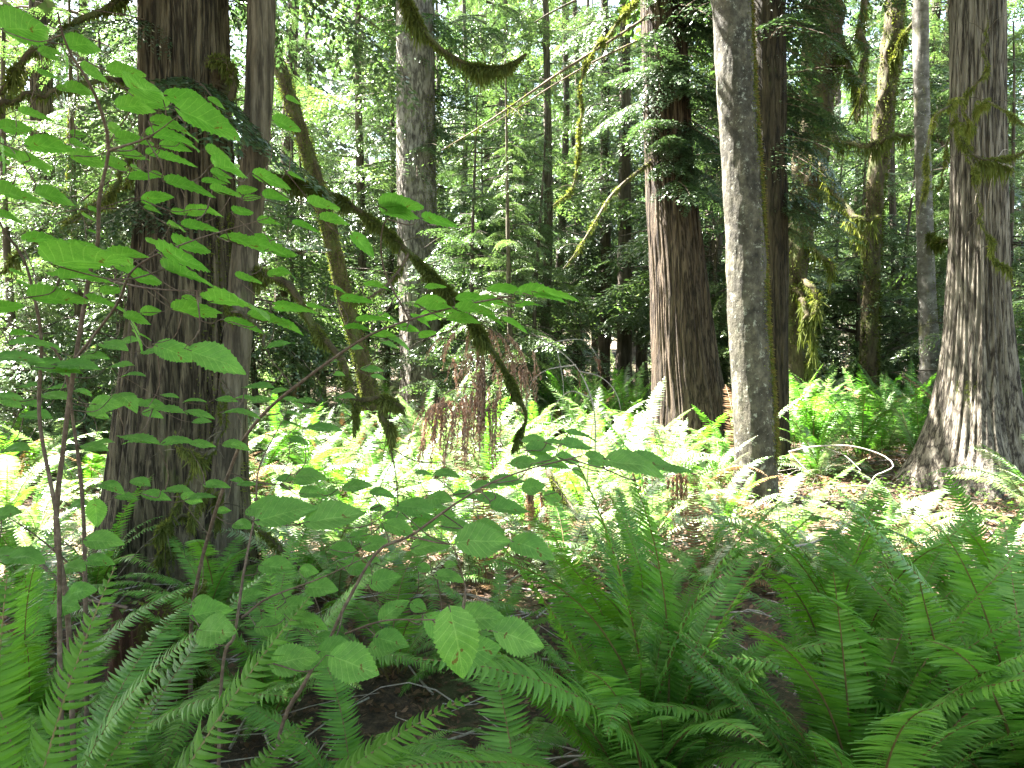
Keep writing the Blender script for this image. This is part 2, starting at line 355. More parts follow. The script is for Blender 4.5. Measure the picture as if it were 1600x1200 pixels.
def crown(cfun, z0, z1, n, l0, l1, pool, top=None, tiltr=(-0.25, 0.3), az_bias=None):
    """boughs round a stem. cfun(z) -> centre; l0 bough length at z0, l1 at z1. returns quads, bough list"""
    qs = []; bl = []
    for i in range(n):
        f = (i + rng.random()) / n; z = z0 + (z1 - z0) * f
        L = (l0 + (l1 - l0) * f) * rng.uniform(0.55, 1.15)
        az = rng.uniform(0, 2 * math.pi) if az_bias is None else az_bias[0] + rng.normal(0, az_bias[1])
        ti = rng.uniform(*tiltr)
        Q = POOL[pool][rng.integers(len(POOL[pool]))]
        qs.append(place(Q, cfun(z), az, L, ti, rng.normal(0, .2)))
        bl.append((cfun(z), az, L, ti))
    return np.concatenate(qs), bl
def bough_wood(acc, bl, r=0.012):
    for c, az, L, ti in bl:
        t = np.linspace(0, .9, 5)
        loc = np.stack([t, 0 * t, .15 * t - .3 * t * t], 1) * L
        acc.tube(place(loc, c, az, 1.0, ti), r * (1 - t * .8) * (0.5 + L * .5), 4)

def moss_on(c, rr, per_m, hang=0.03, size=0.02, side=None, wr=0.16):
    """fuzzy moss leaves along a centre line c (K,3) with radii rr"""
    seg = np.linalg.norm(np.diff(c, axis=0), axis=1); s = np.concatenate([[0], np.cumsum(seg)])
    n = max(8, int(per_m * s[-1]))
    q = rng.random(n) * s[-1]
    p = np.stack([np.interp(q, s, c[:, k]) for k in range(3)], 1); r = np.interp(q, s, rr)
    nv = rng.normal(size=(n, 3)); nv /= np.linalg.norm(nv, axis=1)[:, None]
    clump = np.clip(0.45 + 2.0 * pn(p[:, 0] * 7, p[:, 1] * 7, p[:, 2] * 7), 0.02, 2.0)
    base = p + nv * (r * 0.85)[:, None]
    low = np.clip(-nv[:, 2], 0, 1)
    d = nv * 0.8 + rng.normal(0, .35, (n, 3)); d[:, 2] -= 0.25 + low * 2.2
    d /= np.linalg.norm(d, axis=1)[:, None]
    L = (size * rng.uniform(.5, 1.3, n) + hang * low * rng.random(n) ** 2 * 2) * (0.4 + clump)
    L = L * np.clip((s[-1] - q) / .12, .3, 1)
    up = rng.normal(size=(n, 3))
    return leaf_quads(base, d, up, L, np.minimum(L * wr, size * .22))

# ------------------------------------------------------------------ trunks
def trunk(spec, d, base_w=None, top=18.0, nseg=64, style='cedar', flare=0.35, lobes=5, seed=0.0, taper=0.02, fine=0.04, root_bias=None, flare_h=0.45):
    """spec: [(px, py, width_px)] from top to bottom, all at distance d (or 4-tuples with own d) -> centre/radius path and mesh verts, faces"""
    pts = []
    for s in spec:
        dd = s[3] if len(s) > 3 else d
        c = P(s[0], s[1], dd); pts.append((*c, s[2] / 2 * dd / 1200 / math.hypot(1, (s[0] - 800) / 1200)))
    pts = np.array(pts[::-1])                       # bottom to top
    b = pts[0]; g = float(gz(b[0], b[1]))
    if b[2] > g - 0.15:
        dn = (pts[0] - pts[1]) / max(pts[1][2] - pts[0][2], .1); dn = np.clip(dn, -.25, .25)
        e = b + dn * 0; e[2] = g - 0.25; e[:2] = b[:2]; pts = np.vstack([e, pts]) if b[2] > g + .1 else np.vstack([e, pts[1:]])
    t = pts[-1]; dz = pts[-1] - pts[-2]; dz = dz / dz[2]
    k = []
    for h in (1.5, 4, 8, 14, 22):
        z = t[2] + h
        if z > top: break
        q = t + dz * (1.5 + (h - 1.5) * 0.3) * np.array([1, 1, 0, 0]); q[2] = z; q[3] = max(0.02, t[3] * (1 - (h / (top - t[2])) * .75)); k.append(q)
    if k: pts = np.vstack([pts, k])
    zs = [pts[0, 2]]
    zmaxvis = 1.5 + 0.62 * d
    while zs[-1] < pts[-1, 2]:
        zs.append(zs[-1] + (fine if zs[-1] < zmaxvis else 0.5))
    zs = np.array(zs); dense = catmull(pts, 400); o = np.argsort(dense[:, 2])
    C = np.stack([np.interp(zs, dense[o, 2], dense[o, i]) for i in (0, 1, 3)], 1)
    th = np.linspace(0, 2 * math.pi, nseg, endpoint=False)[None]; r = C[:, 2:3]; h = (zs - zs[0])[:, None]; Z = zs[:, None]
    cx, cy_ = np.cos(th), np.sin(th)
    r0 = float(np.interp(g + 1.0, zs, C[:, 2]))
    fl = np.exp(-np.clip(h - .25, 0, 9) / flare_h)
    lob = 0.6 + 0.8 * np.clip(pn(cx * 1.3 * lobes / 4 + seed, cy_ * 1.3 * lobes / 4, Z * .15), -.4, .6)
    if root_bias is not None: lob = lob * (1 + root_bias[1] * np.exp(-((((th - root_bias[0] + math.pi) % (2 * math.pi)) - math.pi) / .5) ** 2))
    rad = r * (1 + flare * fl * lob)
    rad = rad * (1 + 0.10 * pn(cx * 1.1 + seed, cy_ * 1.1, Z * .25 + seed))
    if style == 'cedar':
        f = r0 / 0.045
        w1 = pn(cx * f * .8 + seed + .35 * pn(cx * 3, cy_ * 3, Z * 1.5), cy_ * f * .8, Z * .55)
        w2 = pn(cx * f * 2 + seed, cy_ * f * 2, Z * 1.6 + seed)
        rad = rad + (-0.040 * (0.35 - np.abs(w1) * 2.2).clip(-.3, .35) + 0.014 * w2) * min(1, r0 / .25)
    elif style == 'fir':
        f = r0 / 0.05
        w1 = pn(cx * f + seed, cy_ * f, Z * 7); w2 = pn(cx * f * 2 + seed, cy_ * f * 2, Z * 12)
        rad = rad + 0.022 * -np.abs(w1) * 1.2 + 0.008 * w2
    elif style == 'smooth':
        rad = rad + r0 * .06 * pn(cx * 2 + seed, cy_ * 2, Z * 4) + 0.004 * pn(cx * 9 + seed, cy_ * 9, Z * 14)
    elif style == 'knotty':
        rad = rad * (1 + .3 * pn(cx * 1.5 + seed, cy_ * 1.5, Z * 3.5)) + .01 * pn(cx * 7, cy_ * 7 + seed, Z * 12)
    V = np.stack([C[:, 0:1] + rad * cx, C[:, 1:2] + rad * cy_, Z + 0 * th], -1)
    m = len(zs); i = np.arange(m - 1)[:, None] * nseg; j = np.arange(nseg)[None]; kk = (j + 1) % nseg
    F = np.stack([i + j, i + kk, i + nseg + kk, i + nseg + j], -1).reshape(-1, 4)
    base = np.array([C[3, 0], C[3, 1], g])
    cf = lambda z: np.array([np.interp(z, zs, C[:, 0]), np.interp(z, zs, C[:, 1]), z])
    rf = lambda z: float(np.interp(z, zs, C[:, 2]))
    return V.reshape(-1, 3), F, base, cf, rf, (zs, C)

LAND = []                                            # landmark trees for the labels of what stands between them
class Tree: pass
def make_tree(name, spec, d, mat, label, cat='tree', group=None, crownspec=None, land=None, **kw):
    V, F, base, cf, rf, zc = trunk(spec, d, **kw)
    T = Tree(); T.base = base; T.cf = cf; T.rf = rf; T.d = d; T.zc = zc
    T.o = thing(name, base, label, cat, group)
    link('trunk', build_mesh('trunk', V - base, F, M[mat], True), T.o)
    if crownspec:
        for cs in crownspec:
            cs = dict(cs); cm = cs.pop('mat', 'cedar_leaf'); nm = cs.pop('name', 'foliage'); wood = cs.pop('wood', .012); cull = cs.pop('cull', True)
            Q, bl = crown(cf, **cs)
            if cull: Q = Q[lit_cull(Q.mean(1), gaps=None if cull is True else cull)]
            link(nm, quads_mesh(nm, Q, M[cm], base), T.o)
            if wood:
                A = Acc(); bough_wood(A, bl, wood); link('branches', A.mesh('branches', M['twig'], base), T.o)
    if land: LAND.append((proj(base + np.array([0, 0, 1.5]))[0], land))
    return T
def limb(T, path, r0, r1, n=40, mat='mossy', moss=0, hang=0.03, size=0.02, mossmat='moss', name='branch', seg=8, wob=0.0, wr=.16):
    """path [(px,py,d)] -> branch part of tree T, with a moss sub-part"""
    pts = np.array([P(*p) for p in path]); K = len(pts)
    rr = np.linspace(r0, r1, K)
    A = Acc(); pr = catmull(np.hstack([pts, rr[:, None]]), n)
    c = pr[:, :3].copy()
    if wob:
        k = np.arange(n)
        c += wob * np.stack([pn(k * .23, path[0][0], .5), pn(k * .23, .5, path[0][1]), pn(.5, k * .23, path[0][0])], 1)
    A.tube(c, pr[:, 3], seg, rough=.35, seed=path[0][0] * .1)
    root = T.o if isinstance(T, Tree) else T
    base = np.array(root.location)
    if moss and r0 < .05:
        for q in range(max(2, int(n / 7))):
            i = rng.integers(2, n - 2); tn = c[i + 1] - c[i - 1]; tn /= np.linalg.norm(tn)
            dd = rng.normal(size=3); dd -= tn * (dd @ tn); dd = dd / np.linalg.norm(dd) + tn * .5; LL = rng.uniform(.06, .34); kk = rng.normal(0, .3, 3)
            A.tube(np.array([c[i], c[i] + dd * LL * .5 + kk * LL * .2, c[i] + dd * LL + kk * LL * .5 - np.array([0, 0, LL * .25])]), [.0035, .0025, .001], 4, 7)
    b = link(name, A.mesh(name, M[mat], base), root)
    if moss:
        Q = moss_on(c, pr[:, 3], moss, hang, size, wr=wr)
        mo = quads_mesh('moss', Q, M[mossmat], base)
        link('moss', mo, b)
    return c, pr[:, 3]
def trunk_moss(T, z0, z1, az, spread, n, size=0.025, mat='moss', hang=.5):
    z = rng.uniform(z0, z1, n); a = rng.normal(az, spread, n)
    keep = pn(np.cos(a) * 2, z * 1.2, T.d) + .35 > 0; z, a = z[keep], a[keep]; n = len(z)
    zs, C = T.zc; cx = np.interp(z, zs, C[:, 0]); cyy = np.interp(z, zs, C[:, 1]); r = np.interp(z, zs, C[:, 2]) * 1.02
    nv = np.stack([np.cos(a), np.sin(a), 0 * a], 1)
    p = np.stack([cx, cyy, z], 1) + nv * r[:, None]
    d = nv + rng.normal(0, .4, (n, 3)); d[:, 2] -= hang * rng.random(n) * 2; d /= np.linalg.norm(d, axis=1)[:, None]
    Q = leaf_quads(p - nv * .005, d, rng.normal(size=(n, 3)), size * rng.uniform(.4, 1.5, n), size * .16)
    link('moss', quads_mesh('moss', Q, M[mat], T.base), T.o)

UPPER = dict(pool='upper', mat='canopy', name='crown', wood=.03)
# --- near left cedar, its slim neighbour
TA = make_tree('cedar_tree', [(288, -40, 140), (290, 200, 146), (292, 450, 176), (286, 620, 200), (280, 780, 222), (274, 890, 246)], 5.0, 'cedar',
     'thick dark fibrous cedar trunk nearest the viewer at left behind the hazel leaves', nseg=340, fine=.028, flare=.25, seed=2.2, land='thick cedar',
     crownspec=[dict(z0=5.0, z1=14, n=84, l0=3.6, l1=2.2, **UPPER), dict(z0=1.9, z1=4.3, n=16, l0=1.0, l1=1.6, pool='fine', wood=.007, cull=False, tiltr=(-.5, .1))])
TB = make_tree('slim_tree', [(409, -40, 42), (404, 150, 44), (393, 300, 43), (378, 450, 44), (366, 600, 46), (352, 760, 46), (340, 905, 50)], 4.75, 'slim',
     'slim grey-brown trunk pressed against the right flank of the thick dark cedar', nseg=90, fine=.03, style='smooth', flare=.25, seed=4.1,
     crownspec=[dict(z0=6.0, z1=11, n=24, l0=2.6, l1=1.6, **UPPER)])
# --- middle distance
TC = make_tree('cedar_tree', [(1036, -40, 66), (1042, 150, 70), (1050, 300, 76), (1062, 450, 88), (1070, 560, 100), (1078, 640, 112), (1082, 715, 128)], 9.7, 'cedar_red',
     'reddish brown cedar with a straight fluted trunk just left of the grey lichen trunk', nseg=220, fine=.04, flare=.2, seed=7.7, land='reddish cedar',
     crownspec=[dict(z0=6.5, z1=17, n=60, l0=3.2, l1=1.6, **UPPER), dict(z0=3.4, z1=7.4, n=76, l0=1.1, l1=1.7, pool='fine', wood=.008, cull=[(5.2, 7.4, .9, .42, .85)], tiltr=(-.7, .15), az_bias=(R(-60), .85))])
TD = make_tree('alder_tree', [(1140, -40, 60), (1150, 150, 60), (1160, 300, 61), (1168, 500, 64), (1178, 650, 66), (1184, 785, 68)], 7.2, 'alder',
     'grey alder trunk blotched with pale lichen, moss down its right edge', nseg=140, fine=.035, style='smooth', flare=.12, seed=1.3, land='grey alder',
     crownspec=[dict(z0=6.5, z1=13, n=26, l0=2.4, l1=1.4, **UPPER)])
TE = make_tree('cedar_tree', [(1195, -40, 62), (1200, 200, 58), (1205, 400, 50), (1207, 560, 46), (1208, 705, 48)], 9.0, 'dark_mossy',
     'dark trunk half hidden behind the right edge of the grey lichen trunk', nseg=100, fine=.05, flare=.25, seed=9.3,
     crownspec=[dict(z0=6, z1=15, n=40, l0=2.4, l1=1.4, **UPPER), dict(z0=2.9, z1=6.4, n=52, l0=1.0, l1=1.5, pool='fine', wood=.008, cull=[(5.2, 7.4, .9, .42, .85)], tiltr=(-.6, .1), az_bias=(R(-30), .9))])
TF = make_tree('maple_tree', [(1288, -40, 64), (1284, 80, 60), (1272, 200, 54), (1262, 300, 50), (1240, 400, 52), (1228, 480, 46), (1240, 590, 50)], 12.0, 'mossy',
     'crooked dark maple trunk hung with moss, right of the grey lichen trunk', nseg=90, fine=.06, style='knotty', flare=.6, seed=3.9, land='mossy maple',
     crownspec=[dict(z0=8, z1=15, n=30, l0=2.8, l1=1.4, **UPPER)])
TG = make_tree('maple_tree', [(1402, -40, 30), (1392, 90, 30), (1378, 200, 30), (1368, 300, 28), (1362, 400, 28), (1360, 500, 26), (1358, 585, 28)], 14.0, 'mossy',
     'narrow curving trunk with yellow moss, lit bright near its top', nseg=60, fine=.07, style='knotty', flare=.3, seed=5.5, land='curving trunk')
TH = make_tree('alder_tree', [(1438, -40, 26), (1440, 120, 26), (1444, 300, 27), (1448, 450, 30), (1453, 575, 34)], 13.0, 'pale',
     'narrow pale patchy trunk just left of the flared cedar', nseg=60, fine=.06, style='smooth', flare=.2, seed=6.5, land='pale trunk')
TI = make_tree('cedar_tree', [(1526, -40, 84), (1528, 150, 84), (1530, 300, 86), (1530, 450, 96), (1530, 560, 112), (1528, 660, 134), (1528, 765, 165)], 7.8, 'cedar_grey',
     'grey-brown cedar with a wide flared and mossy foot at the right edge', nseg=280, fine=.032, flare=.7, seed=11.1, land='flared cedar', root_bias=(R(195), 1.3), flare_h=.42,
     crownspec=[dict(z0=6.2, z1=16, n=55, l0=3.2, l1=1.6, **UPPER)])
TM = make_tree('fir_tree', [(648, -40, 62), (650, 150, 63), (652, 350, 62), (657, 500, 64), (660, 580, 68), (662, 645, 76)], 16.0, 'fir',
     'stout grey fir trunk with scaly bark in the middle distance', nseg=150, fine=.06, style='fir', flare=.12, seed=8.8, land='scaly fir',
     crownspec=[dict(z0=9.0, z1=20, n=46, l0=3.0, l1=1.5, **UPPER), dict(z0=5.0, z1=9, n=34, l0=1.3, l1=2.2, pool='far', mat='bright_leaf', wood=.008, tiltr=(-.5, .2))])
TL = make_tree('leaning_tree', [(405, 0, 20), (432, 90, 22), (462, 180, 23), (496, 290, 24), (520, 380, 24), (540, 470, 25), (562, 550, 25), (578, 625, 28)], 11.0, 'mossy',
     'leaning mossy yellow-green stem that slants down behind the slim trunk', nseg=40, fine=.06, style='knotty', flare=.3, seed=2.5, land='leaning stem', top=8)
TN = make_tree('cedar_tree', [(62, -40, 34), (66, 200, 36), (70, 400, 40), (76, 560, 46), (80, 690, 64)], 11.5, 'cedar',
     'mid-sized cedar trunk behind the hazel stems at the left edge', nseg=110, fine=.05, flare=.35, seed=13.0, land='left edge cedar',
     crownspec=[dict(z0=3.5, z1=14, n=46, l0=2.4, l1=1.3, pool='far', mat='cedar_leaf', name='crown', wood=.02)])
TO = make_tree('cedar_tree', [(456, 60, 18), (448, 250, 20), (440, 450, 21), (434, 600, 23), (432, 640, 26)], 15.5, 'cedar_red',
     'thin reddish trunk just right of the thick dark cedar, in the distance', nseg=50, fine=.08, flare=.2, seed=15.0)

# moss on trunks
trunk_moss(TD, .2, 6, R(-16), .28, 9000, .03)
trunk_moss(TD, .2, 6, R(-4), .3, 6000, .04, 'moss_brown')
trunk_moss(TM, .2, 6.5, R(-35), .5, 3500, .05)
trunk_moss(TI, .05, 1.1, R(205), .45, 7000, .022)
trunk_moss(TG, .5, 9, R(-70), 1.2, 6000, .06)
trunk_moss(TF, .3, 9, R(-90), 1.5, 7000, .05, hang=1.2)
trunk_moss(TL, .3, 6, R(-90), 1.5, 7000, .04)
trunk_moss(TH, .3, 6, R(-20), .8, 1500, .04)
trunk_moss(TA, .3, 2.3, R(-28), .2, 3500, .03)
# ring of moss round a hollow burl on the cedar
ring = [(322, 98), (340, 92), (356, 102), (364, 122), (364, 146), (352, 162), (334, 166), (322, 158)]
limb(TA, [(x, y, 4.72) for x, y in ring], .022, .024, 40, 'mossy', 5000, .03, .022, name='burl_rim')
A = Acc(); c0 = P(341, 130, 4.86)
for k in range(16):
    a = rng.uniform(0, 2 * math.pi); A.tube([c0 + RT * .08 * math.cos(a) + UP * .13 * math.sin(a), c0 + RT * rng.normal(0, .02) + UP * rng.normal(0, .03) - FW * .02], [.02, .012], 5)
link('burl_hollow', A.mesh('burl_hollow', M['mossy'], TA.base), TA.o)

# --- limbs of the slim tree
limb(TB, [(404, -30, 4.75), (500, -140, 4.9), (590, -80, 5.0), (635, 0, 5.0), (662, 48, 5.0), (700, 85, 5.0), (745, 105, 5.0), (790, 104, 5.0), (822, 84, 5.0)], .027, .008, 80, 'mossy', 12000, .06, .018, wr=.1)
limb(TB, [(398, 268, 4.75), (450, 282, 4.7), (520, 305, 4.65), (590, 350, 4.6), (640, 395, 4.55), (690, 445, 4.5), (740, 505, 4.5), (778, 560, 4.5), (805, 610, 4.5), (822, 650, 4.5), (806, 690, 4.5), (800, 705, 4.5)], .018, .004, 110, 'mossy', 15000, .035, .018, wr=.12)
limb(TB, [(380, 420, 4.75), (450, 445, 4.7), (490, 510, 4.6), (535, 565, 4.55), (552, 622, 4.5), (600, 622, 4.5), (632, 640, 4.5)], .022, .014, 70, 'mossy', 12000, .04, .018, wr=.12)
limb(TB, [(600, 622, 4.5), (596, 650, 4.5), (612, 672, 4.5), (610, 700, 4.5)], .018, .012, 24, 'mossy', 18000, .05, .024, wr=.1)
limb(TB, [(552, 622, 4.5), (556, 650, 4.5), (553, 680, 4.5)], .010, .006, 14, 'mossy', 9000, .05, .02)
limb(TB, [(640, 395, 4.55), (610, 440, 4.5), (560, 470, 4.4), (520, 440, 4.4)], .010, .004, 30, 'twig', 1500, .03, .02)
limb(TB, [(610, 700, 4.5), (618, 740, 4.5), (622, 790, 4.5), (620, 830, 4.5)], .005, .002, 20, 'twig', 300, .02, .015)
limb(TB, [(610, 700, 4.5), (650, 720, 4.5), (700, 722, 4.5), (720, 715, 4.5)], .004, .002, 20, 'twig')
# --- bare limbs of the reddish cedar
limb(TC, [(1020, 20, 9.6), (960, 60, 9.0), (880, 110, 8.5), (800, 165, 8.2), (740, 205, 8.0), (690, 235, 8.0)], .018, .005, 50, 'twig', 300, .03, .02)
limb(TC, [(1015, 55, 9.6), (940, 90, 9.0), (870, 130, 8.7), (800, 175, 8.5), (760, 200, 8.5)], .012, .004, 40, 'twig', 200, .03, .02)
limb(TC, [(1010, -20, 9.6), (960, 40, 9.0), (915, 100, 8.6), (908, 180, 8.4), (898, 250, 8.4), (893, 300, 8.4), (862, 322, 8.4)], .014, .006, 50, 'mossy', 1500, .03, .03, wob=.05)
limb(TC, [(1020, 250, 9.6), (960, 300, 9.0), (925, 355, 8.6), (900, 395, 8.5), (880, 420, 8.5)], .02, .006, 40, 'slim', 1500, .03, .02)
limb(TC, [(900, 0, 8.5), (860, 20, 8.5), (835, 35, 8.5)], .012, .006, 16, 'slim')
# --- maple limbs
for pth in ([(1275, 180, 12), (1310, 220, 11.5), (1345, 228, 11.2), (1390, 218, 11), (1430, 212, 11)], [(1262, 240, 12), (1290, 270, 11.5), (1320, 330, 11.2), (1345, 345, 11), (1380, 335, 11)],
            [(1265, 260, 12), (1300, 300, 11.6), (1330, 340, 11.3), (1350, 370, 11.1), (1366, 385, 11)], [(1250, 300, 12), (1220, 330, 11.5), (1205, 370, 11.2), (1215, 410, 11)],
            [(1290, 40, 12), (1320, 80, 11.7), (1340, 130, 11.4), (1340, 185, 11.2)], [(1285, -20, 12), (1340, -20, 11.7), (1352, 60, 11.4), (1350, 120, 11.2), (1338, 180, 11)],
            [(1232, 430, 12), (1250, 465, 11.7), (1262, 490, 11.5), (1255, 530, 11.5)], [(1240, 420, 12), (1262, 440, 11.6), (1275, 480, 11.4), (1262, 585, 11.8)], [(1245, 360, 12), (1280, 390, 11.6), (1300, 430, 11.4)]):
    limb(TF, pth, .06, .022, 36, 'mossy', 1500, .16, .045, wob=.1, wr=.07)
limb(TH, [(1447, 365, 13), (1465, 378, 12.6), (1485, 376, 12.3)], .05, .03, 16, 'mossy', 4000, .1, .05)
limb(TG, [(1385, 130, 14), (1410, 60, 13.7), (1440, 20, 13.5)], .05, .02, 20, 'mossy', 2000, .1, .05)
# --- mossy twigs in front of the flared cedar: its own low dead limbs
for pth, a, b in (([(1515, 235, 7.4), (1505, 165, 6.4), (1480, 165, 6.0), (1462, 200, 5.9), (1448, 260, 5.9), (1436, 330, 5.9)], .014, .005), ([(1505, 165, 6.4), (1535, 110, 6.2), (1538, 60, 6.2), (1545, 20, 6.2)], .010, .004),
                  ([(1520, 200, 7.4), (1500, 205, 6.2), (1520, 245, 6.0), (1560, 248, 6.0), (1610, 232, 6.0)], .014, .008), ([(1500, 205, 6.2), (1512, 240, 6.0), (1528, 290, 5.9)], .012, .006),
                  ([(1528, 270, 5.9), (1530, 340, 5.8), (1545, 380, 5.8), (1590, 440, 5.8)], .006, .003), ([(1520, 180, 7.4), (1545, 160, 6.5), (1600, 195, 6.2)], .008, .003),
                  ([(1490, 180, 6.2), (1478, 260, 6.0), (1458, 300, 6.0)], .005, .002)):
    limb(TI, pth, a, b, 36, 'slim', 4200, .035, .017, wob=.05, wr=.12)
limb(TI, [(1525, 250, 6.0), (1550, 252, 6.0), (1580, 262, 6.0)], .012, .010, 16, 'dry_twig', 3000, .12, .03, wob=.02)
# --- dark limbs at top left, from the left edge cedar and the thick cedar
for T_, pth, a, b, ms in ((TA, [(225, -60, 4.9), (180, 0, 4.8), (120, 35, 4.7), (70, 70, 4.6), (20, 120, 4.6), (-20, 150, 4.6)], .022, .014, 4000), (TA, [(225, 125, 4.9), (170, 120, 4.7), (110, 135, 4.6), (50, 150, 4.5), (-30, 175, 4.5)], .016, .016, 1500),
                          (TN, [(70, 330, 11.3), (105, 300, 10), (110, 200, 9), (125, 130, 8.6)], .04, .02, 2500), (TN, [(60, 90, 11.3), (20, 140, 10), (-20, 190, 9.6)], .06, .04, 2500),
                          (TA, [(225, 215, 4.9), (180, 280, 4.8), (150, 320, 4.7), (60, 380, 4.6), (-20, 430, 4.6)], .014, .008, 2500), (TA, [(222, 265, 4.9), (150, 330, 5.2), (90, 345, 5.4)], .012, .006, 800)):
    limb(T_, pth, a, b, 50, 'mossy', ms, .05, .022, wob=.04)
# drooping mossy twigs on the lower right of the thick cedar
for pth, a, b in (([(352, 600, 4.7), (350, 640, 4.55), (336, 700, 4.4), (318, 722, 4.3), (300, 735, 4.3)], .014, .008), ([(318, 725, 4.3), (290, 705, 4.2), (275, 690, 4.2), (272, 670, 4.2)], .005, .002), ([(300, 735, 4.3), (285, 770, 4.2), (262, 820, 4.1), (225, 850, 4.0)], .004, .002),
                  ([(330, 760, 4.4), (302, 792, 4.2), (298, 830, 4.2), (310, 890, 4.2)], .010, .014), ([(320, 800, 4.4), (275, 812, 4.2), (262, 845, 4.1), (270, 900, 4.1)], .008, .012), ([(300, 850, 4.2), (255, 860, 4.1), (240, 890, 4.1)], .008, .008),
                  ([(335, 790, 4.4), (345, 770, 4.3), (340, 815, 4.3), (336, 840, 4.3)], .010, .004), ([(350, 480, 4.7), (390, 500, 4.5), (415, 530, 4.4), (420, 560, 4.4)], .012, .006)):
    limb(TA, pth, a, b, 34, 'slim', 7500, .04, .016, wob=.03, wr=.1)

# ------------------------------------------------------------------ background forest
LANDS = sorted(LAND)
AUTO = []                                             # (object, px, depth, description, kind)
mid_px = [l[0] for l in LANDS]
BARK_V = []
def bg_trunk_variant(k):
    A = Acc(); z = np.linspace(-.4, 18, 40)
    r = np.interp(z, [-.4, 0.2, 1, 18], [1.5, 1.25, 1.0, .3])
    x = .5 * pn(z * .12, k * 3.3, .5); y = .5 * pn(z * .12, .5, k * 3.3)
    return z, x, y, r
def bg_tree_variants(nv, pool, n, z0, z1, l0, l1, mat, cull=None):
    out = []
    for k in range(nv):
        cf = lambda z: np.array([0, 0, z])
        Q, bl = crown(cf, z0, z1, n, l0, l1, pool, tiltr=(-.35, .35))
        # thin some boughs into clumps with gaps
        A = Acc(); bough_wood(A, bl, .012)
        bough_wood(A, [(np.array([0, 0, rng.uniform(.7, 5)]), rng.uniform(0, 6.28), rng.uniform(.5, 1.6), rng.uniform(-.4, .3)) for _ in range(26 if z1 > 8 else 0)], .009)
        out.append((quads_mesh('foliage', Q, M[mat]), A.mesh('branches', M['far'])))
    return out
VAR_TALL = bg_tree_variants(5, 'far', 56, 1.8, 13.5, 2.4, 1.0, 'cedar_leaf')
VAR_TALLB = bg_tree_variants(4, 'far', 54, 2.4, 14, 2.6, 1.1, 'bright_leaf')
VAR_YOUNG = bg_tree_variants(4, 'mid', 70, 0.5, 5.6, 1.7, .3, 'bright_leaf')
def put_bg(px, d, r, kind='tall', dark=True, s=1.0, desc='slim dark'):
    x = (px - 800) / 1200 * d; y = d
    g = float(gz(x, y)); base = np.array([x, y, g])
    young = kind == 'young'
    o = thing('young_conifer' if young else 'conifer_tree', base, None, 'young conifer' if young else 'conifer')
    o.rotation_euler = (rng.normal(0, .02), rng.normal(0, .02), rng.uniform(0, 6.28))
    z = np.linspace(-.3, (6 if young else 17), 24)
    rr = r * np.interp(z, [-.3, 0.1, 1, 6 if young else 17], [1.5, 1.3, 1.0, .2])
    xy = np.stack([.25 * pn(z * .15, px, .5), .25 * pn(z * .15, .5, px)], 1); xy -= xy[1]
    A = Acc(); A.tube(np.column_stack([xy, z]), rr, 14, 60, rough=.18, seed=px * .1)
    link('trunk', A.mesh('trunk', M['far' if dark else 'slim']), o)
    V = (VAR_YOUNG if young else (VAR_TALL if dark else VAR_TALLB)); f, b = V[rng.integers(len(V))]
    rz = rng.uniform(0, 6.28); sc_ = s * rng.uniform(.85, 1.15)
    link('foliage', f, o, rot=(0, 0, rz), scale=sc_); link('branches', b, o, rot=(0, 0, rz), scale=sc_)
    AUTO.append([o, px, d, desc, 'young conifer' if young else 'conifer'])
    return o
brng = random.Random(21)
def girth(r, d): return ('slim' if r < .1 else ('middling' if r < .16 else 'stout'))
# trunks that read in the photograph, far centre and sides
for px, d, r in ((503, 19, .09), (560, 24, .10), (603, 20, .08), (722, 22, .10), (790, 26, .14), (812, 30, .16), (848, 18, .12), (872, 21, .13), (902, 22, .13), (930, 30, .12), (942, 20, .16), (975, 19, .2), (1003, 22, .16),
                 (1108, 15, .13), (1128, 18, .12), (1330, 24, .12), (1396, 17, .09), (1420, 26, .14), (1590, 15, .12), (20, 17, .14), (130, 15, .1), (155, 22, .15), (470, 26, .12)):
    put_bg(px, d, r, 'tall', brng.random() < .75, desc=girth(r, d) + ' dark')
k = 0
while k < 46:
    d = brng.uniform(17, 44); px = brng.uniform(-250, 1850)
    if 690 < px < 850 and d < 22: continue
    r = brng.uniform(.07, .22)
    dk = brng.random() < .5
    put_bg(px, d, r, 'tall', dk, s=brng.uniform(.9, 1.35), desc=girth(r, d) + (' dark' if dk else ' mossy')); k += 1
for px, d, s in ((400, 13.5, 1.5), (575, 20, 1.7), (745, 17.5, 1.7), (870, 24, 1.6), (230, 12, 1.5), (20, 12.5, 1.5), (1240, 16, 1.6), (1340, 15.5, 1.4), (1430, 18, 1.7), (1500, 14, 1.4), (130, 9, 1.0), (460, 14.5, 1.5), (1110, 14.5, 1.5), (1630, 12, 1.5), (800, 12.5, .95), (835, 15, 1.0), (740, 14, 1.0), (470, 14.5, .8), (1310, 17, 1.0), (1400, 16, .8), (1480, 17, 1.0), (190, 9.5, .8), (30, 8.5, .7), (150, 13, 1.0), (1150, 13.5, .9), (1590, 11, 1.0), (480, 18, 1.1), (-60, 10, 1), (1050, 17, 1.0), (1680, 9, .9), (600, 22, 1.3)):
    put_bg(px, d, .05, 'young', brng.random() < .5, s=s, desc='small leafy')
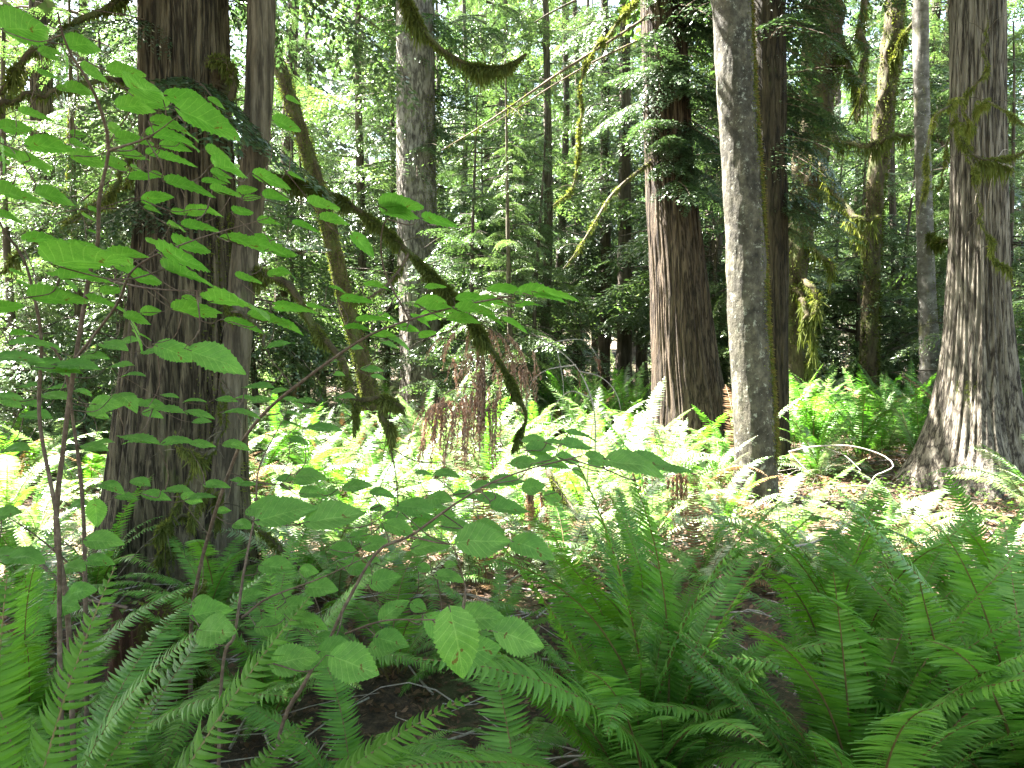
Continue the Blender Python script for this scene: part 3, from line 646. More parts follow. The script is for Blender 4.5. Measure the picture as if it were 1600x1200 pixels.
# a far belt of woodland that reads as one mass
def far_woods():
    qs = []
    pool = POOL['coarse']
    for i in range(1400):
        a = rng.uniform(-0.78, .78); d = rng.uniform(46, 75)
        x, y = d * math.tan(a) * .9, d
        z = rng.random() ** 1.1 * 24 + .5
        qs.append(place(pool[rng.integers(len(pool))], (x, y, z), rng.uniform(0, 6.28), rng.uniform(2.5, 4.5), rng.uniform(-.5, .3), 0))
    Q = np.concatenate(qs)
    o = link('distant_woods', quads_mesh('distant_woods', Q, M['cedar_leaf'])); tag(o, 'far wall of woodland foliage closing the view', 'woodland', kind='stuff')
far_woods()
# unseen trees, added outside the frame so their crowns shade the foreground
def shade_tree(x, y, z0, z1, n, l0, l1, r, label):
    g = float(gz(x, y)); base = np.array([x, y, g])
    o = thing('conifer_tree', base, label, 'conifer')
    z = np.linspace(-.3, z1, 20); A = Acc(); A.tube(np.column_stack([0 * z, 0 * z, z]), r * np.interp(z, [-.3, .5, z1], [1.5, 1, .2]), 20, 60, rough=.15)
    link('trunk', A.mesh('trunk', M['cedar']), o)
    Q, bl = crown(lambda zz: np.array([x, y, zz]), z0, z1, n, l0, l1, 'upper')
    Q = Q[lit_cull(Q.mean(1))]
    link('crown', quads_mesh('crown', Q, M['canopy'], base), o)
    A = Acc(); bough_wood(A, bl, .02); link('branches', A.mesh('branches', M['far'], base), o)
for a in ((-5.9, 5.4, 4.5, 14, 80, 3.3, 2, .28, 'unseen cedar added just outside the frame beside the left edge cedar, shading the foreground'), (-6.2, 3.2, 4, 15, 90, 3.6, 2, .3, 'unseen cedar added outside the frame left of the hazels to shade the foreground'), (-4.8, -1.5, 3.2, 13, 70, 3.4, 2, .25, 'unseen cedar added behind the viewer on the left to shade the foreground'),
          (3.6, -2.2, 3.5, 13, 60, 3.2, 2, .25, 'unseen cedar added behind the viewer on the right to shade the foreground'), (5.8, 3.2, 3.5, 13, 60, 2.8, 1.6, .25, 'unseen cedar added outside the frame right of the ferns to shade the foreground')):
    shade_tree(*a)

# ------------------------------------------------------------------ ferns
def frond_geo(e0, e1, npair, segs, side=0.0, wmax=.075, droop=.25, ragged=.08):
    """unit-length frond rooted at origin, arching toward +x; elevation goes e0 -> e1. returns blade verts/faces and stalk path"""
    n = 60; t = np.linspace(0, 1, n); el = R(e0) + (R(e1) - R(e0)) * t ** 1.3
    dx, dz = np.cos(el), np.sin(el); c = np.stack([np.cumsum(dx), side * t ** 2 * n * .5, np.cumsum(dz)], 1) / n
    V = []; F = []; nv = 0
    tt = np.linspace(.13, .995, npair)
    for i, tk in enumerate(tt):
        j = tk * (n - 1); j0 = int(min(j, n - 2)); p = c[j0] + (c[j0 + 1] - c[j0]) * (j - j0)
        tan = c[j0 + 1] - c[j0]; tan /= np.linalg.norm(tan)
        up = np.array([-tan[2], 0, tan[0]]); lat = np.cross(up, tan)
        u = (tk - .13) / .87
        ln = wmax * min(1, .55 + u * 2.2) * (1 - u ** 3.2) ** .8 + .004
        for s in (-1, 1):
            if rng.random() < .025: continue
            L = ln * (.55 if rng.random() < .03 else 1) * (1 + rng.normal(0, ragged)); fw = .22 + .35 * u + rng.normal(0, .05)
            d0 = s * lat + tan * fw * .4 + up * rng.normal(.05, .06); d0 /= np.linalg.norm(d0)
            wd = min(.0085, .87 / npair * .46) * (1 + .2 * rng.normal()) * (.5 + .5 * min(1, ln / wmax * 1.5))
            prof = [.9, 1.0, .85, .55, 0.04] if segs == 5 else ([1.0, .8, .03] if segs == 3 else [1.0, .03])
            ss = np.linspace(0, 1, len(prof))
            row = []
            tw = rng.normal(0, .25)
            wv = tan * math.cos(tw) + up * math.sin(tw)
            for k, (q, w_) in enumerate(zip(ss, prof)):
                cpt = p + d0 * L * q + tan * L * fw * .45 * q ** 2 - up * L * droop * q ** 2
                wvv = wv * wd * w_
                if segs == 5: row += [cpt - wvv, cpt + up * wd * .25, cpt + wvv]
                else: row += [cpt - wvv, cpt + wvv]
            w3 = 3 if segs == 5 else 2
            V += row
            for k in range(len(prof) - 1):
                for m in range(w3 - 1):
                    a = nv + k * w3 + m; F.append((a, a + 1, a + w3 + 1, a + w3))
            nv += len(row)
    A = Acc(); A.tube(c, np.interp(t, [0, .12, 1], [.006, .0045, .001]), 4, 16)
    sv = np.vstack(A.v); sf = np.vstack(A.f) + nv
    return np.vstack([np.array(V), sv]), np.vstack([np.array(F), sf]), np.concatenate([np.zeros(len(F), int), np.ones(len(sf), int)])
SHAPES = [(84, 38), (80, 8), (74, -18), (66, -35), (55, -40), (40, -30), (86, 60), (70, 25), (88, 48), (83, -8), (76, 30), (62, -55)]
def fronds(npair, segs, mats, **kw):
    out = []
    for (a, b) in SHAPES:
        v, f, fm = frond_geo(a, b, npair, segs, side=rng.normal(0, .2), **kw)
        out.append((v, f, fm))
    return out
FR_NEAR = fronds(66, 5, None, wmax=.08); FR_MID = fronds(40, 3, None, wmax=.085); FR_FAR = fronds(24, 2, None, wmax=.10)
def fr_meshes(FR, mat): return [build_mesh('frond', v, f, [M[mat], M['stalk']], False, fm) for v, f, fm in FR]
MESH = {'near': fr_meshes(FR_NEAR, 'fern'), 'near_y': fr_meshes(FR_NEAR, 'fern_bright'), 'near_dead': fr_meshes(FR_NEAR, 'fern_dead'), 'mid': fr_meshes(FR_MID, 'fern'), 'mid_y': fr_meshes(FR_MID, 'fern_sunlit'), 'mid_dead': fr_meshes(FR_MID, 'fern_dead')}
def one_frond(o, key, shape, az, L, tilt=0.0, name='frond', off=(0, 0, 0), roll=0.0, label=None):
    f = link(name, MESH[key][shape], o, loc=off, rot=(roll, -tilt, az), scale=L)
    f.rotation_mode = 'XYZ'
    if label: f['label'] = label
    return f
def fern(x, y, size, n, key='mid', shapes=(0, 1, 2, 3, 7), dead=0, ymix=.35, label=None, az0=None, spread=None, desc='arching', zoff=0.0):
    base = np.array([x, y, float(gz(x, y)) - .02 + zoff])
    o = thing('sword_fern', base, label, 'fern', 'sword ferns on the forest floor')
    for k in range(n):
        az = 2 * math.pi * (k + rng.random()) / n if az0 is None else az0 + rng.uniform(-spread, spread)
        kk = key + ('_y' if rng.random() < ymix else '')
        if key != 'near' and rng.random() < .04: kk = key + '_dead'
        sh = shapes[rng.integers(len(shapes))]
        if rng.random() < .35: sh = {0: 8, 6: 8, 1: 9, 7: 10, 2: 9, 3: 11}.get(sh, sh)
        one_frond(o, kk, sh, az, size * rng.uniform(.55, 1.15), rng.normal(0, .16), off=(rng.normal(0, .03), rng.normal(0, .03), 0), roll=rng.normal(0, .12))
    for k in range(dead if key != 'near' else min(dead, 1)):
        one_frond(o, key + '_dead', (4, 5)[rng.integers(2)], rng.uniform(0, 6.28), size * rng.uniform(.5, .9), -rng.uniform(.2, .7), name='dead_frond')
    if label is None: AUTO.append([o, proj(base + np.array([0, 0, .5]))[0], y, desc, 'sword fern'])
    return o
# foreground right: tall shaded ferns
NS = (0, 1, 1, 2, 6, 7, 10)
fern(0.42, 2.25, 1.1, 48, 'near', NS, 3, .3, 'tall shaded sword fern at bottom, left of the two nearest at right')
fern(0.95, 2.05, 1.04, 50, 'near', NS, 3, .4, 'tall shaded sword fern filling the lower right, right in front')
fern(1.50, 2.15, 1.12, 42, 'near', NS, 2, .25, 'tall sword fern cut by the right edge at the bottom corner')
fern(1.28, 2.9, 1.0, 34, 'near', NS, 2, .5, 'bright sword fern rising behind the shaded ones, below the flared cedar')
fern(2.05, 3.1, .98, 32, 'near', NS, 2, .6, 'yellow-green sword fern at the right edge in front of the flared cedar')
fern(0.55, 3.2, .86, 32, 'near', NS, 2, .3, 'sword fern standing in front of the foot of the reddish cedar')
fern(2.7, 4.2, .75, 18, 'near', NS, 2, .6, 'sword fern under the flared cedar, cut by the right edge')
fern(1.75, 4.7, .6, 14, 'mid', (1, 2, 3), 2, .3, 'low sword fern below the foot of the grey alder')
# foreground bottom, low arching dark fronds
fern(0.02, 1.75, 1.05, 17, 'near', (2, 3, 4), 0, .0, 'low dark sword fern spreading along the bottom edge at the centre')
fern(-0.45, 2.2, .85, 14, 'near', (2, 3, 4), 0, .05, 'low dark sword fern at the bottom, left of the centre')
# foreground left: close bright fronds
f = thing('sword_fern', np.array([-.82, 1.12, .12]), 'close bright green sword fern in the bottom left corner with feathered upright fronds', 'fern', 'sword ferns on the forest floor')
for sh, az, L, ti in ((6, R(70), 1.02, .03), (6, R(42), 1.05, -.28), (0, R(25), 1.10, -.42), (0, R(8), .95, -.55), (6, R(120), 1.0, .0), (6, R(150), .98, -.2), (1, R(-20), .8, -.5), (1, R(100), .85, .1), (0, R(60), .9, -.5)):
    one_frond(f, 'near_y', sh, az, L, ti)
fern(-1.25, 2.0, .95, 16, 'near', (1, 2, 3, 7), 3, .1, 'shaded sword fern at the left edge behind the bright close one')
fern(-.95, 3.0, .95, 16, 'near', (1, 2, 3, 7), 3, .1, 'dark sword fern at the foot of the rotten stump')
fern(-1.55, 3.9, .8, 16, 'near', (1, 2, 3), 3, .1, 'sword fern hiding the foot of the thick dark cedar')
fern(-.55, 3.4, .9, 14, 'near', (2, 3, 4), 3, .2, 'sword fern just right of the foot of the slim trunk')
fern(-.1, 3.5, .62, 18, 'near', (2, 3, 4), 3, .3, 'small low sword fern behind the lowest centre hazel leaves')
fern(-1.75, 2.75, .85, 22, 'near', (1, 2, 3, 7), 3, .2, 'sword fern among the hazel stems at the left edge')
fern(-2.3, 3.7, .8, 18, 'mid', (1, 2, 3), 3, .3, 'sword fern left of the thick dark cedar foot')
fern(-1.15, 2.4, .7, 12, 'near', (2, 3, 4), 3, .1, 'dark sword fern in front of the rotten stump')
fern(.05, 2.75, .55, 9, 'near', (3, 4, 5), 0, .05, 'low sword fern on the bare litter at the bottom centre')
fern(-1.0, 4.3, .75, 18, 'mid', (1, 2, 3), 2, .5, 'sword fern right of the slim trunk foot, behind the others there')
# clearing ferns
frng = random.Random(5)
spots = []
tries = 0
trunks_xy = [(T.base[0], T.base[1]) for T in (TA, TB, TC, TD, TE, TF, TG, TH, TI, TM, TL, TN)]
while len(spots) < 190 and tries < 12000:
    tries += 1
    y = frng.uniform(4.4, 14.5); x = frng.uniform(-.72 * y, .72 * y)
    px = 800 + 1200 * x / y
    if 1210 < px < 1440 and 5.5 < y < 8.3: continue
    if 1390 < px < 1620 and 5.9 < y < 8.0: continue               # bare lit litter
    if -0.4 < x < 0.7 and y < 4.5: continue
    if min(math.hypot(x - a, y - b) for a, b in trunks_xy) < .45: continue
    if spots and min(math.hypot(x - a, y - b) for a, b in spots) < (.46 if abs(x - .0) < 3.3 and y < 12 else .68): continue
    spots.append((x, y))
for px, y in ((1235, 10.3), (1275, 9.6), (1310, 11.2), (1345, 10.2), (1385, 9.8), (1420, 10.8), (1455, 9.9), (1300, 12.6), (1250, 12.2), (1390, 12.3), (1440, 12.8), (870, 12.4), (915, 13.0), (955, 12.2), (990, 12.9), (600, 13.2), (540, 12.5), (500, 13.5)): spots.append(((px - 800) / 1200 * y, y))
for x, y in spots:
    px = 800 + 1200 * x / y
    big = px > 1210 and y > 8.5 or (850 < px < 1010 and y > 11)
    s = frng.uniform(1.0, 1.35) if big else frng.uniform(.75, 1.22) * (1 if y > 5.5 else .8)
    n = frng.randint(12, 18) if y < 10 else frng.randint(9, 13)
    fern(x, y, s, n, 'mid', (0, 1, 7, 2) if big else (1, 2, 3, 7, 4), 2 if y < 10 else 0, .15 if big else .6, None, desc='tall upright' if big else ('broad arching' if s > .88 else 'low arching'))
# far ferns: one mass of ground cover
def far_ferns():
    V = []; F = []; FM = []; nv = 0
    for k in range(230):
        y = rng.uniform(14.5, 34); x = rng.uniform(-.75 * y, .75 * y); s = rng.uniform(.8, 1.25); g = float(gz(x, y))
        for j in range(9):
            v, f_, fm = FR_FAR[rng.integers(len(FR_FAR))]
            a = rng.uniform(0, 6.28); c, s_ = math.cos(a), math.sin(a)
            vv = v @ np.array([[c, -s_, 0], [s_, c, 0], [0, 0, 1]]).T * s * rng.uniform(.7, 1.1) + (x, y, g)
            V.append(vv); F.append(f_ + nv); FM.append(fm); nv += len(vv)
    me = build_mesh('fern_undergrowth', np.vstack(V), np.vstack(F), [M['fern_sunlit'], M['stalk']], False, np.concatenate(FM))
    tag(link('fern_undergrowth', me), 'ferny undergrowth covering the floor of the far forest', 'undergrowth', kind='stuff')
far_ferns()

# ------------------------------------------------------------------ floor litter, twigs, herbs
def litter():
    n = 110000
    y = 0.8 + 13 * rng.random(n) ** 1.3; x = (rng.random(n) * 2 - 1) * (.9 + .75 * y)
    a = rng.uniform(0, 6.28, n); ti = rng.normal(0, .35, n)
    d = np.stack([np.cos(a) * np.cos(ti), np.sin(a) * np.cos(ti), np.sin(ti)], 1)
    p = np.stack([x, y, gz(x, y) + .004 + rng.random(n) * .03], 1)
    L = rng.uniform(.012, .055, n) * np.clip(y / 3.5, .6, 1.5); W = L * rng.choice([.06, .12, .26, .34], n)
    up = np.stack([rng.normal(0, .3, n), rng.normal(0, .3, n), np.ones(n)], 1)
    tag(link('leaf_litter', quads_mesh('leaf_litter', leaf_quads(p, d, up, L, W), M['litter'])), 'brown fallen leaves and needles covering the soil', 'leaf litter', kind='stuff')
    n = 9000
    y = 3 + 16 * rng.random(n); x = (rng.random(n) * 2 - 1) * (.9 + .75 * y); k = pn(x * .8, y * .8, 3.3) > -.1; x, y = x[k], y[k]; n = len(x)
    qs = []
    for j in range(5):
        a = rng.uniform(0, 6.28, n); h = rng.uniform(.03, .16, n)
        p = np.stack([x + rng.normal(0, .04, n), y + rng.normal(0, .04, n), gz(x, y) + h], 1)
        d = np.stack([np.cos(a), np.sin(a), rng.normal(.1, .3, n)], 1); d /= np.linalg.norm(d, axis=1)[:, None]
        up = np.stack([rng.normal(0, .3, n), rng.normal(0, .3, n), np.ones(n)], 1)
        qs.append(leaf_quads(p, d, up, rng.uniform(.03, .07, n), rng.uniform(.008, .018, n)))
    tag(link('ground_herbs', quads_mesh('ground_herbs', np.concatenate(qs), M['herb'])), 'small green herbs growing between the ferns', 'ground cover', kind='stuff')
    A = Acc()
    for i in range(900):
        y = 1.2 + 12 * rng.random() ** 1.2; x = rng.uniform(-.8, .8) * (.8 + .72 * y); a = rng.uniform(0, 6.28); L = rng.uniform(.12, .7)
        t = np.linspace(0, 1, 5); b = a + rng.normal(0, .7) * t
        q = np.stack([x + L * t * np.cos(b), y + L * t * np.sin(b)], 1); z = gz(q[:, 0], q[:, 1]) + .02 + rng.uniform(0, .08) * np.sin(t * 3) + rng.uniform(0, .06) * t
        A.tube(np.column_stack([q, z]), np.linspace(1, .4, 5) * rng.uniform(.002, .007), 4)
    tag(link('twig_litter', A.mesh('twig_litter', M['dry_twig'])), 'thin fallen twigs strewn over the leaf litter', 'twigs', kind='stuff')
litter()
def free_stick(name, path, r0, r1, label, cat, mat='dry_twig', moss=0, sides=()):
    pts = np.array([P(*p) for p in path]); base = pts[0].copy()
    o = thing(name, base, label, cat)
    A = Acc(); c, rr = A.tube(pts, np.linspace(r0, r1, len(pts)), 7, 30, rough=.25)
    b = link('stem', A.mesh('stem', M[mat], base), o)
    for q in sides:
        A = Acc(); A.tube(np.array([P(*p) for p in q]), np.linspace(r0 * .5, r1 * .5, len(q)), 5, 20); link('twig', A.mesh('twig', M[mat], base), o)
    if moss: link('moss', quads_mesh('moss', moss_on(c, rr, moss, .02, .02), M['moss'], base), b)
    return o
free_stick('fallen_branch', [(1232, 706, 7.6), (1270, 698, 7.5), (1330, 697, 7.4), (1380, 712, 7.3), (1396, 728, 7.2), (1380, 738, 7.1), (1366, 745, 7.0), (1350, 775, 6.8), (1330, 795, 6.6)], .008, .004, 'curved pale fallen branch on the sunlit litter right of the grey alder', 'fallen branch',
           sides=([(1290, 700, 7.5), (1320, 712, 7.4), (1345, 735, 7.2)], [(1232, 706, 7.6), (1262, 735, 7.4), (1285, 745, 7.3)]))
free_stick('fallen_branch', [(1215, 855, 4.6), (1270, 848, 4.6), (1330, 815, 4.9), (1370, 800, 5.2), (1395, 780, 5.6)], .008, .004, 'thin straight fallen stick behind the shaded ferns at right', 'fallen branch')
free_stick('fallen_branch', [(985, 660, 9.2), (1000, 675, 9.1), (1022, 695, 9.0), (1040, 712, 8.9)], .022, .014, 'short broken stick leaning against the foot of the reddish cedar', 'fallen branch', 'slim', 600)
free_stick('fallen_branch', [(855, 735, 5.5), (875, 770, 5.4), (900, 805, 5.3), (920, 850, 5.2)], .022, .012, 'yellow mossy stick leaning in the sunlit clearing', 'fallen branch', 'slim', 2500)
free_stick('fallen_branch', [(395, 815, 4.4), (430, 850, 4.3), (470, 890, 4.2)], .016, .008, 'mossy stick lying right of the slim trunk foot', 'fallen branch', 'mossy', 2500)
free_stick('fallen_branch', [(0, 860, 3.4), (60, 880, 3.3), (120, 930, 3.2), (200, 950, 3.1)], .010, .006, 'dark fallen branch on the litter at the left edge', 'fallen branch', 'twig', 0)

# rotten stump at the foot of the cedar
def stump():
    c = P(245, 1010, 3.35); g = float(gz(c[0], c[1])); base = np.array([c[0], c[1], g])
    nseg, m = 90, 40; th = np.linspace(0, 2 * math.pi, nseg, endpoint=False)[None]; h = np.linspace(0, 1, m)[:, None]
    top = .34 + .06 * pn(np.cos(th) * 2.2, np.sin(th) * 2.2, 4.4) + .03 * pn(np.cos(th) * 9, np.sin(th) * 9, 1)
    r = .17 * (1 + .35 * np.exp(-h * 4)) * (1 + .16 * pn(np.cos(th) * 2, np.sin(th) * 2, h * 1.5)) + .022 * pn(np.cos(th) * 9, np.sin(th) * 9, h * 2)
    V = np.stack([r * np.cos(th), r * np.sin(th), -.1 + (top + .1) * h], -1)
    Vi = np.stack([r[-1:] * .7 * np.cos(th), r[-1:] * .7 * np.sin(th), top * .75 + 0 * th], -1); Vc = np.stack([r[-1:] * .1 * np.cos(th), r[-1:] * .1 * np.sin(th), top * .45 + 0 * th], -1)
    V = np.concatenate([V, Vi, Vc]); mm = len(V); i = np.arange(mm - 1)[:, None] * nseg; j = np.arange(nseg)[None]; k = (j + 1) % nseg
    F = np.stack([i + j, i + k, i + nseg + k, i + nseg + j], -1).reshape(-1, 4)
    o = thing('rotten_stump', base, 'crumbling red-brown stump with moss below the thick dark cedar', 'stump')
    link('wood', build_mesh('wood', V.reshape(-1, 3), F, M['rot'], True), o)
    n = 5000; a = rng.normal(R(-20), .5, n); z = rng.uniform(0, .45, n); nv = np.stack([np.cos(a), np.sin(a), 0 * a], 1)
    p = nv * .19; p[:, 2] = z; d = nv + rng.normal(0, .5, (n, 3)); d /= np.linalg.norm(d, axis=1)[:, None]
    link('moss', quads_mesh('moss', leaf_quads(p, d, rng.normal(size=(n, 3)), rng.uniform(.01, .03, n), .004), M['moss']), o)
stump()

# ------------------------------------------------------------------ hanging dead cedar bough
def strand(A, qs, p0, length, dirx, diry=0.0, leaf=.022, curve=.6):
    n = max(8, int(length / .011)); t = np.linspace(0, 1, n)
    x = dirx * np.sin(t * curve * 1.6) * .9; c = p0 + RT * x[:, None] + np.array([0, 1, 0]) * (diry * t)[:, None] - np.array([0, 0, 1]) * (length * (t ** 1.35))[:, None]
    A.tube(c[::4] if n > 12 else c, .0018, 3)
    for k in range(3):
        d = rng.normal(0, .4, (n, 3)); d[:, 2] -= 1.1; d /= np.linalg.norm(d, axis=1)[:, None]
        qs.append(leaf_quads(c + rng.normal(0, .004, (n, 3)), d, rng.normal(size=(n, 3)), leaf * rng.uniform(.6, 1.5, n), .0042))
def dead_bough(label, stems, strands, base_px, mat='dead_spray', stemmat='twig'):
    base = P(*base_px); o = thing('dead_branch', base, label, 'dead branch')
    A = Acc()
    for s, r in stems: A.tube(np.array([P(*p) for p in s]), np.linspace(r, r * .3, len(s)), 6, 24, rough=.2)
    B = Acc(); qs = []
    for (px, py, d, ln, dx) in strands: strand(B, qs, P(px, py, d), ln, dx, rng.normal(0, .03))
    link('stem', A.mesh('stem', M[stemmat], base), o)
    if qs:
        for k in range(0, 1): pass
        B.quads(np.concatenate(qs)); link('dead_foliage', B.mesh('dead_foliage', M[mat], base, False), o)
D = 4.62
st = []
for k in range(18): a = rng.uniform(-1, 1); st.append((745 + a * 55, 508 + abs(a) * 18 + rng.uniform(-4, 4), D, rng.uniform(.10, .26), a * .14))
for k in range(16): st.append((752 + rng.normal(0, 5), rng.uniform(520, 640), D, rng.uniform(.15, .3), rng.normal(0, .02)))
for k in range(62):
    u = rng.random(); x = 662 + u * 120; st.append((x, 640 - 22 * u + rng.normal(0, 9), D + rng.normal(0, .05), rng.uniform(.16, .42), -.10 * (1 - u) * rng.random() * 1.6))
for k in range(18): u = rng.random(); st.append((700 + u * 110, 560 + rng.normal(0, 12), D, rng.uniform(.1, .25), rng.normal(0, .04)))
for k in range(16): st.append((rng.uniform(795, 835), rng.uniform(545, 600), D, rng.uniform(.1, .22), rng.uniform(0, .06)))
dead_bough('hanging dead cedar bough with rust-brown tassels in the centre of the clearing',
           [([(735, 495, 4.55), (752, 540, D), (758, 600, D), (756, 650, D)], .008), ([(756, 610, D), (720, 605, D), (690, 618, D), (655, 640, D)], .005), ([(735, 495, 4.55), (790, 530, D), (830, 560, D)], .005), ([(735, 495, 4.55), (700, 520, D), (690, 560, D)], .004), ([(756, 640, D), (790, 650, D), (815, 690, D)], .004)],
           st, (735, 495, 4.55))
dead_bough('pale leafless arching twigs right of the hanging brown bough',
           [([(930, 720, 5.2), (928, 640, 5.1), (905, 580, 5.1), (870, 545, 5.0), (830, 520, 4.9)], .006), ([(900, 570, 5.1), (850, 580, 5.0), (825, 610, 5.0), (822, 660, 5.0)], .004), ([(835, 545, 5), (880, 532, 5), (915, 533, 5), (935, 560, 5)], .004), ([(905, 580, 5.1), (940, 590, 5.1), (965, 620, 5.1), (975, 680, 5.1)], .004),
            ([(920, 620, 5.1), (890, 612, 5.1), (865, 640, 5.1), (858, 700, 5.1)], .004), ([(928, 660, 5.1), (955, 650, 5.1), (990, 690, 5.1)], .003), ([(870, 545, 5.0), (880, 600, 5.0), (878, 650, 5.0)], .003)],
           [(935, 560, 5, .1, .02), (930, 556, 5, .08, .03), (905, 575, 5.1, .12, .0)], (930, 720, 5.2), 'dead_spray', 'dry_twig')
st = [(rng.uniform(985, 1075), rng.uniform(735, 752), 5.9, rng.uniform(.2, .52), rng.normal(0, .02)) for k in range(40)]
dead_bough('curtain of dry brown sprays hanging in front of the reddish cedar foot', [([(1090, 742, 5.9), (1050, 732, 5.9), (1000, 738, 5.9), (975, 752, 5.9)], .007)], st, (1090, 742, 5.9))
st = [(rng.uniform(820, 860), rng.uniform(755, 775), 5.6, rng.uniform(.2, .45), rng.normal(0, .02)) for k in range(20)]
dead_bough('narrow tuft of dry brown sprays in the middle of the clearing', [([(880, 752, 5.6), (850, 755, 5.6), (815, 765, 5.6)], .006)], st, (880, 752, 5.6))

# ------------------------------------------------------------------ hazel shrubs in the foreground
def hazel_leaf_mesh(seed, curl=.12, asp=.80):
    r_ = np.random.default_rng(seed); nu, nv = 30, 15
    u = np.linspace(0, 1, nu)[:, None]; v = np.linspace(-1, 1, nv)[None]
    half = .5 * asp * (np.sin(np.pi * u ** .80) ** .72) * (1 - .30 * u ** 3)
    half[0] = .015; half[-1] = .004
    ser = 1 + .08 * np.where((np.arange(nu) % 2) == 0, 1, -.6)[:, None] * (np.abs(v) > .95) + .03 * pn(u * 7 + seed, seed, .5)
    x = u + .02 * 0 - .07 * np.abs(v) ** 2 * (1 - u) * 1.2 + 0 * v
    y = half * v * ser
    pleat = .017 * np.sin(2 * np.pi * 7.5 * (u - .32 * np.abs(v))) * np.minimum(1, np.abs(v) * 3) * np.sin(np.pi * u)
    z = pleat - curl * (u - .25) ** 2 + .12 * np.abs(v) * half * 1.2 + .05 * pn(u * 2.5 + seed, v * 1.2, .5)
    V = np.stack([x, y, z], -1).reshape(-1, 3)
    i = np.arange(nu - 1)[:, None] * nv; j = np.arange(nv - 1)[None]
    F = np.stack([i + j, i + j + 1, i + nv + j + 1, i + nv + j], -1).reshape(-1, 4)
    me = build_mesh('leaf', V, F, M['hazel'], True)
    uv = np.stack([u + 0 * v, v + 0 * u], -1).reshape(-1, 2)[F.ravel()]
    lay = me.uv_layers.new(name='UVMap'); lay.data.foreach_set('uv', np.ascontiguousarray(uv, dtype=np.float32).ravel())
    return me
HL = [hazel_leaf_mesh(k, c, a) for k, c, a in ((1, .15, .8), (2, .3, .74), (3, .05, .84), (4, .4, .7), (5, .2, .78))]
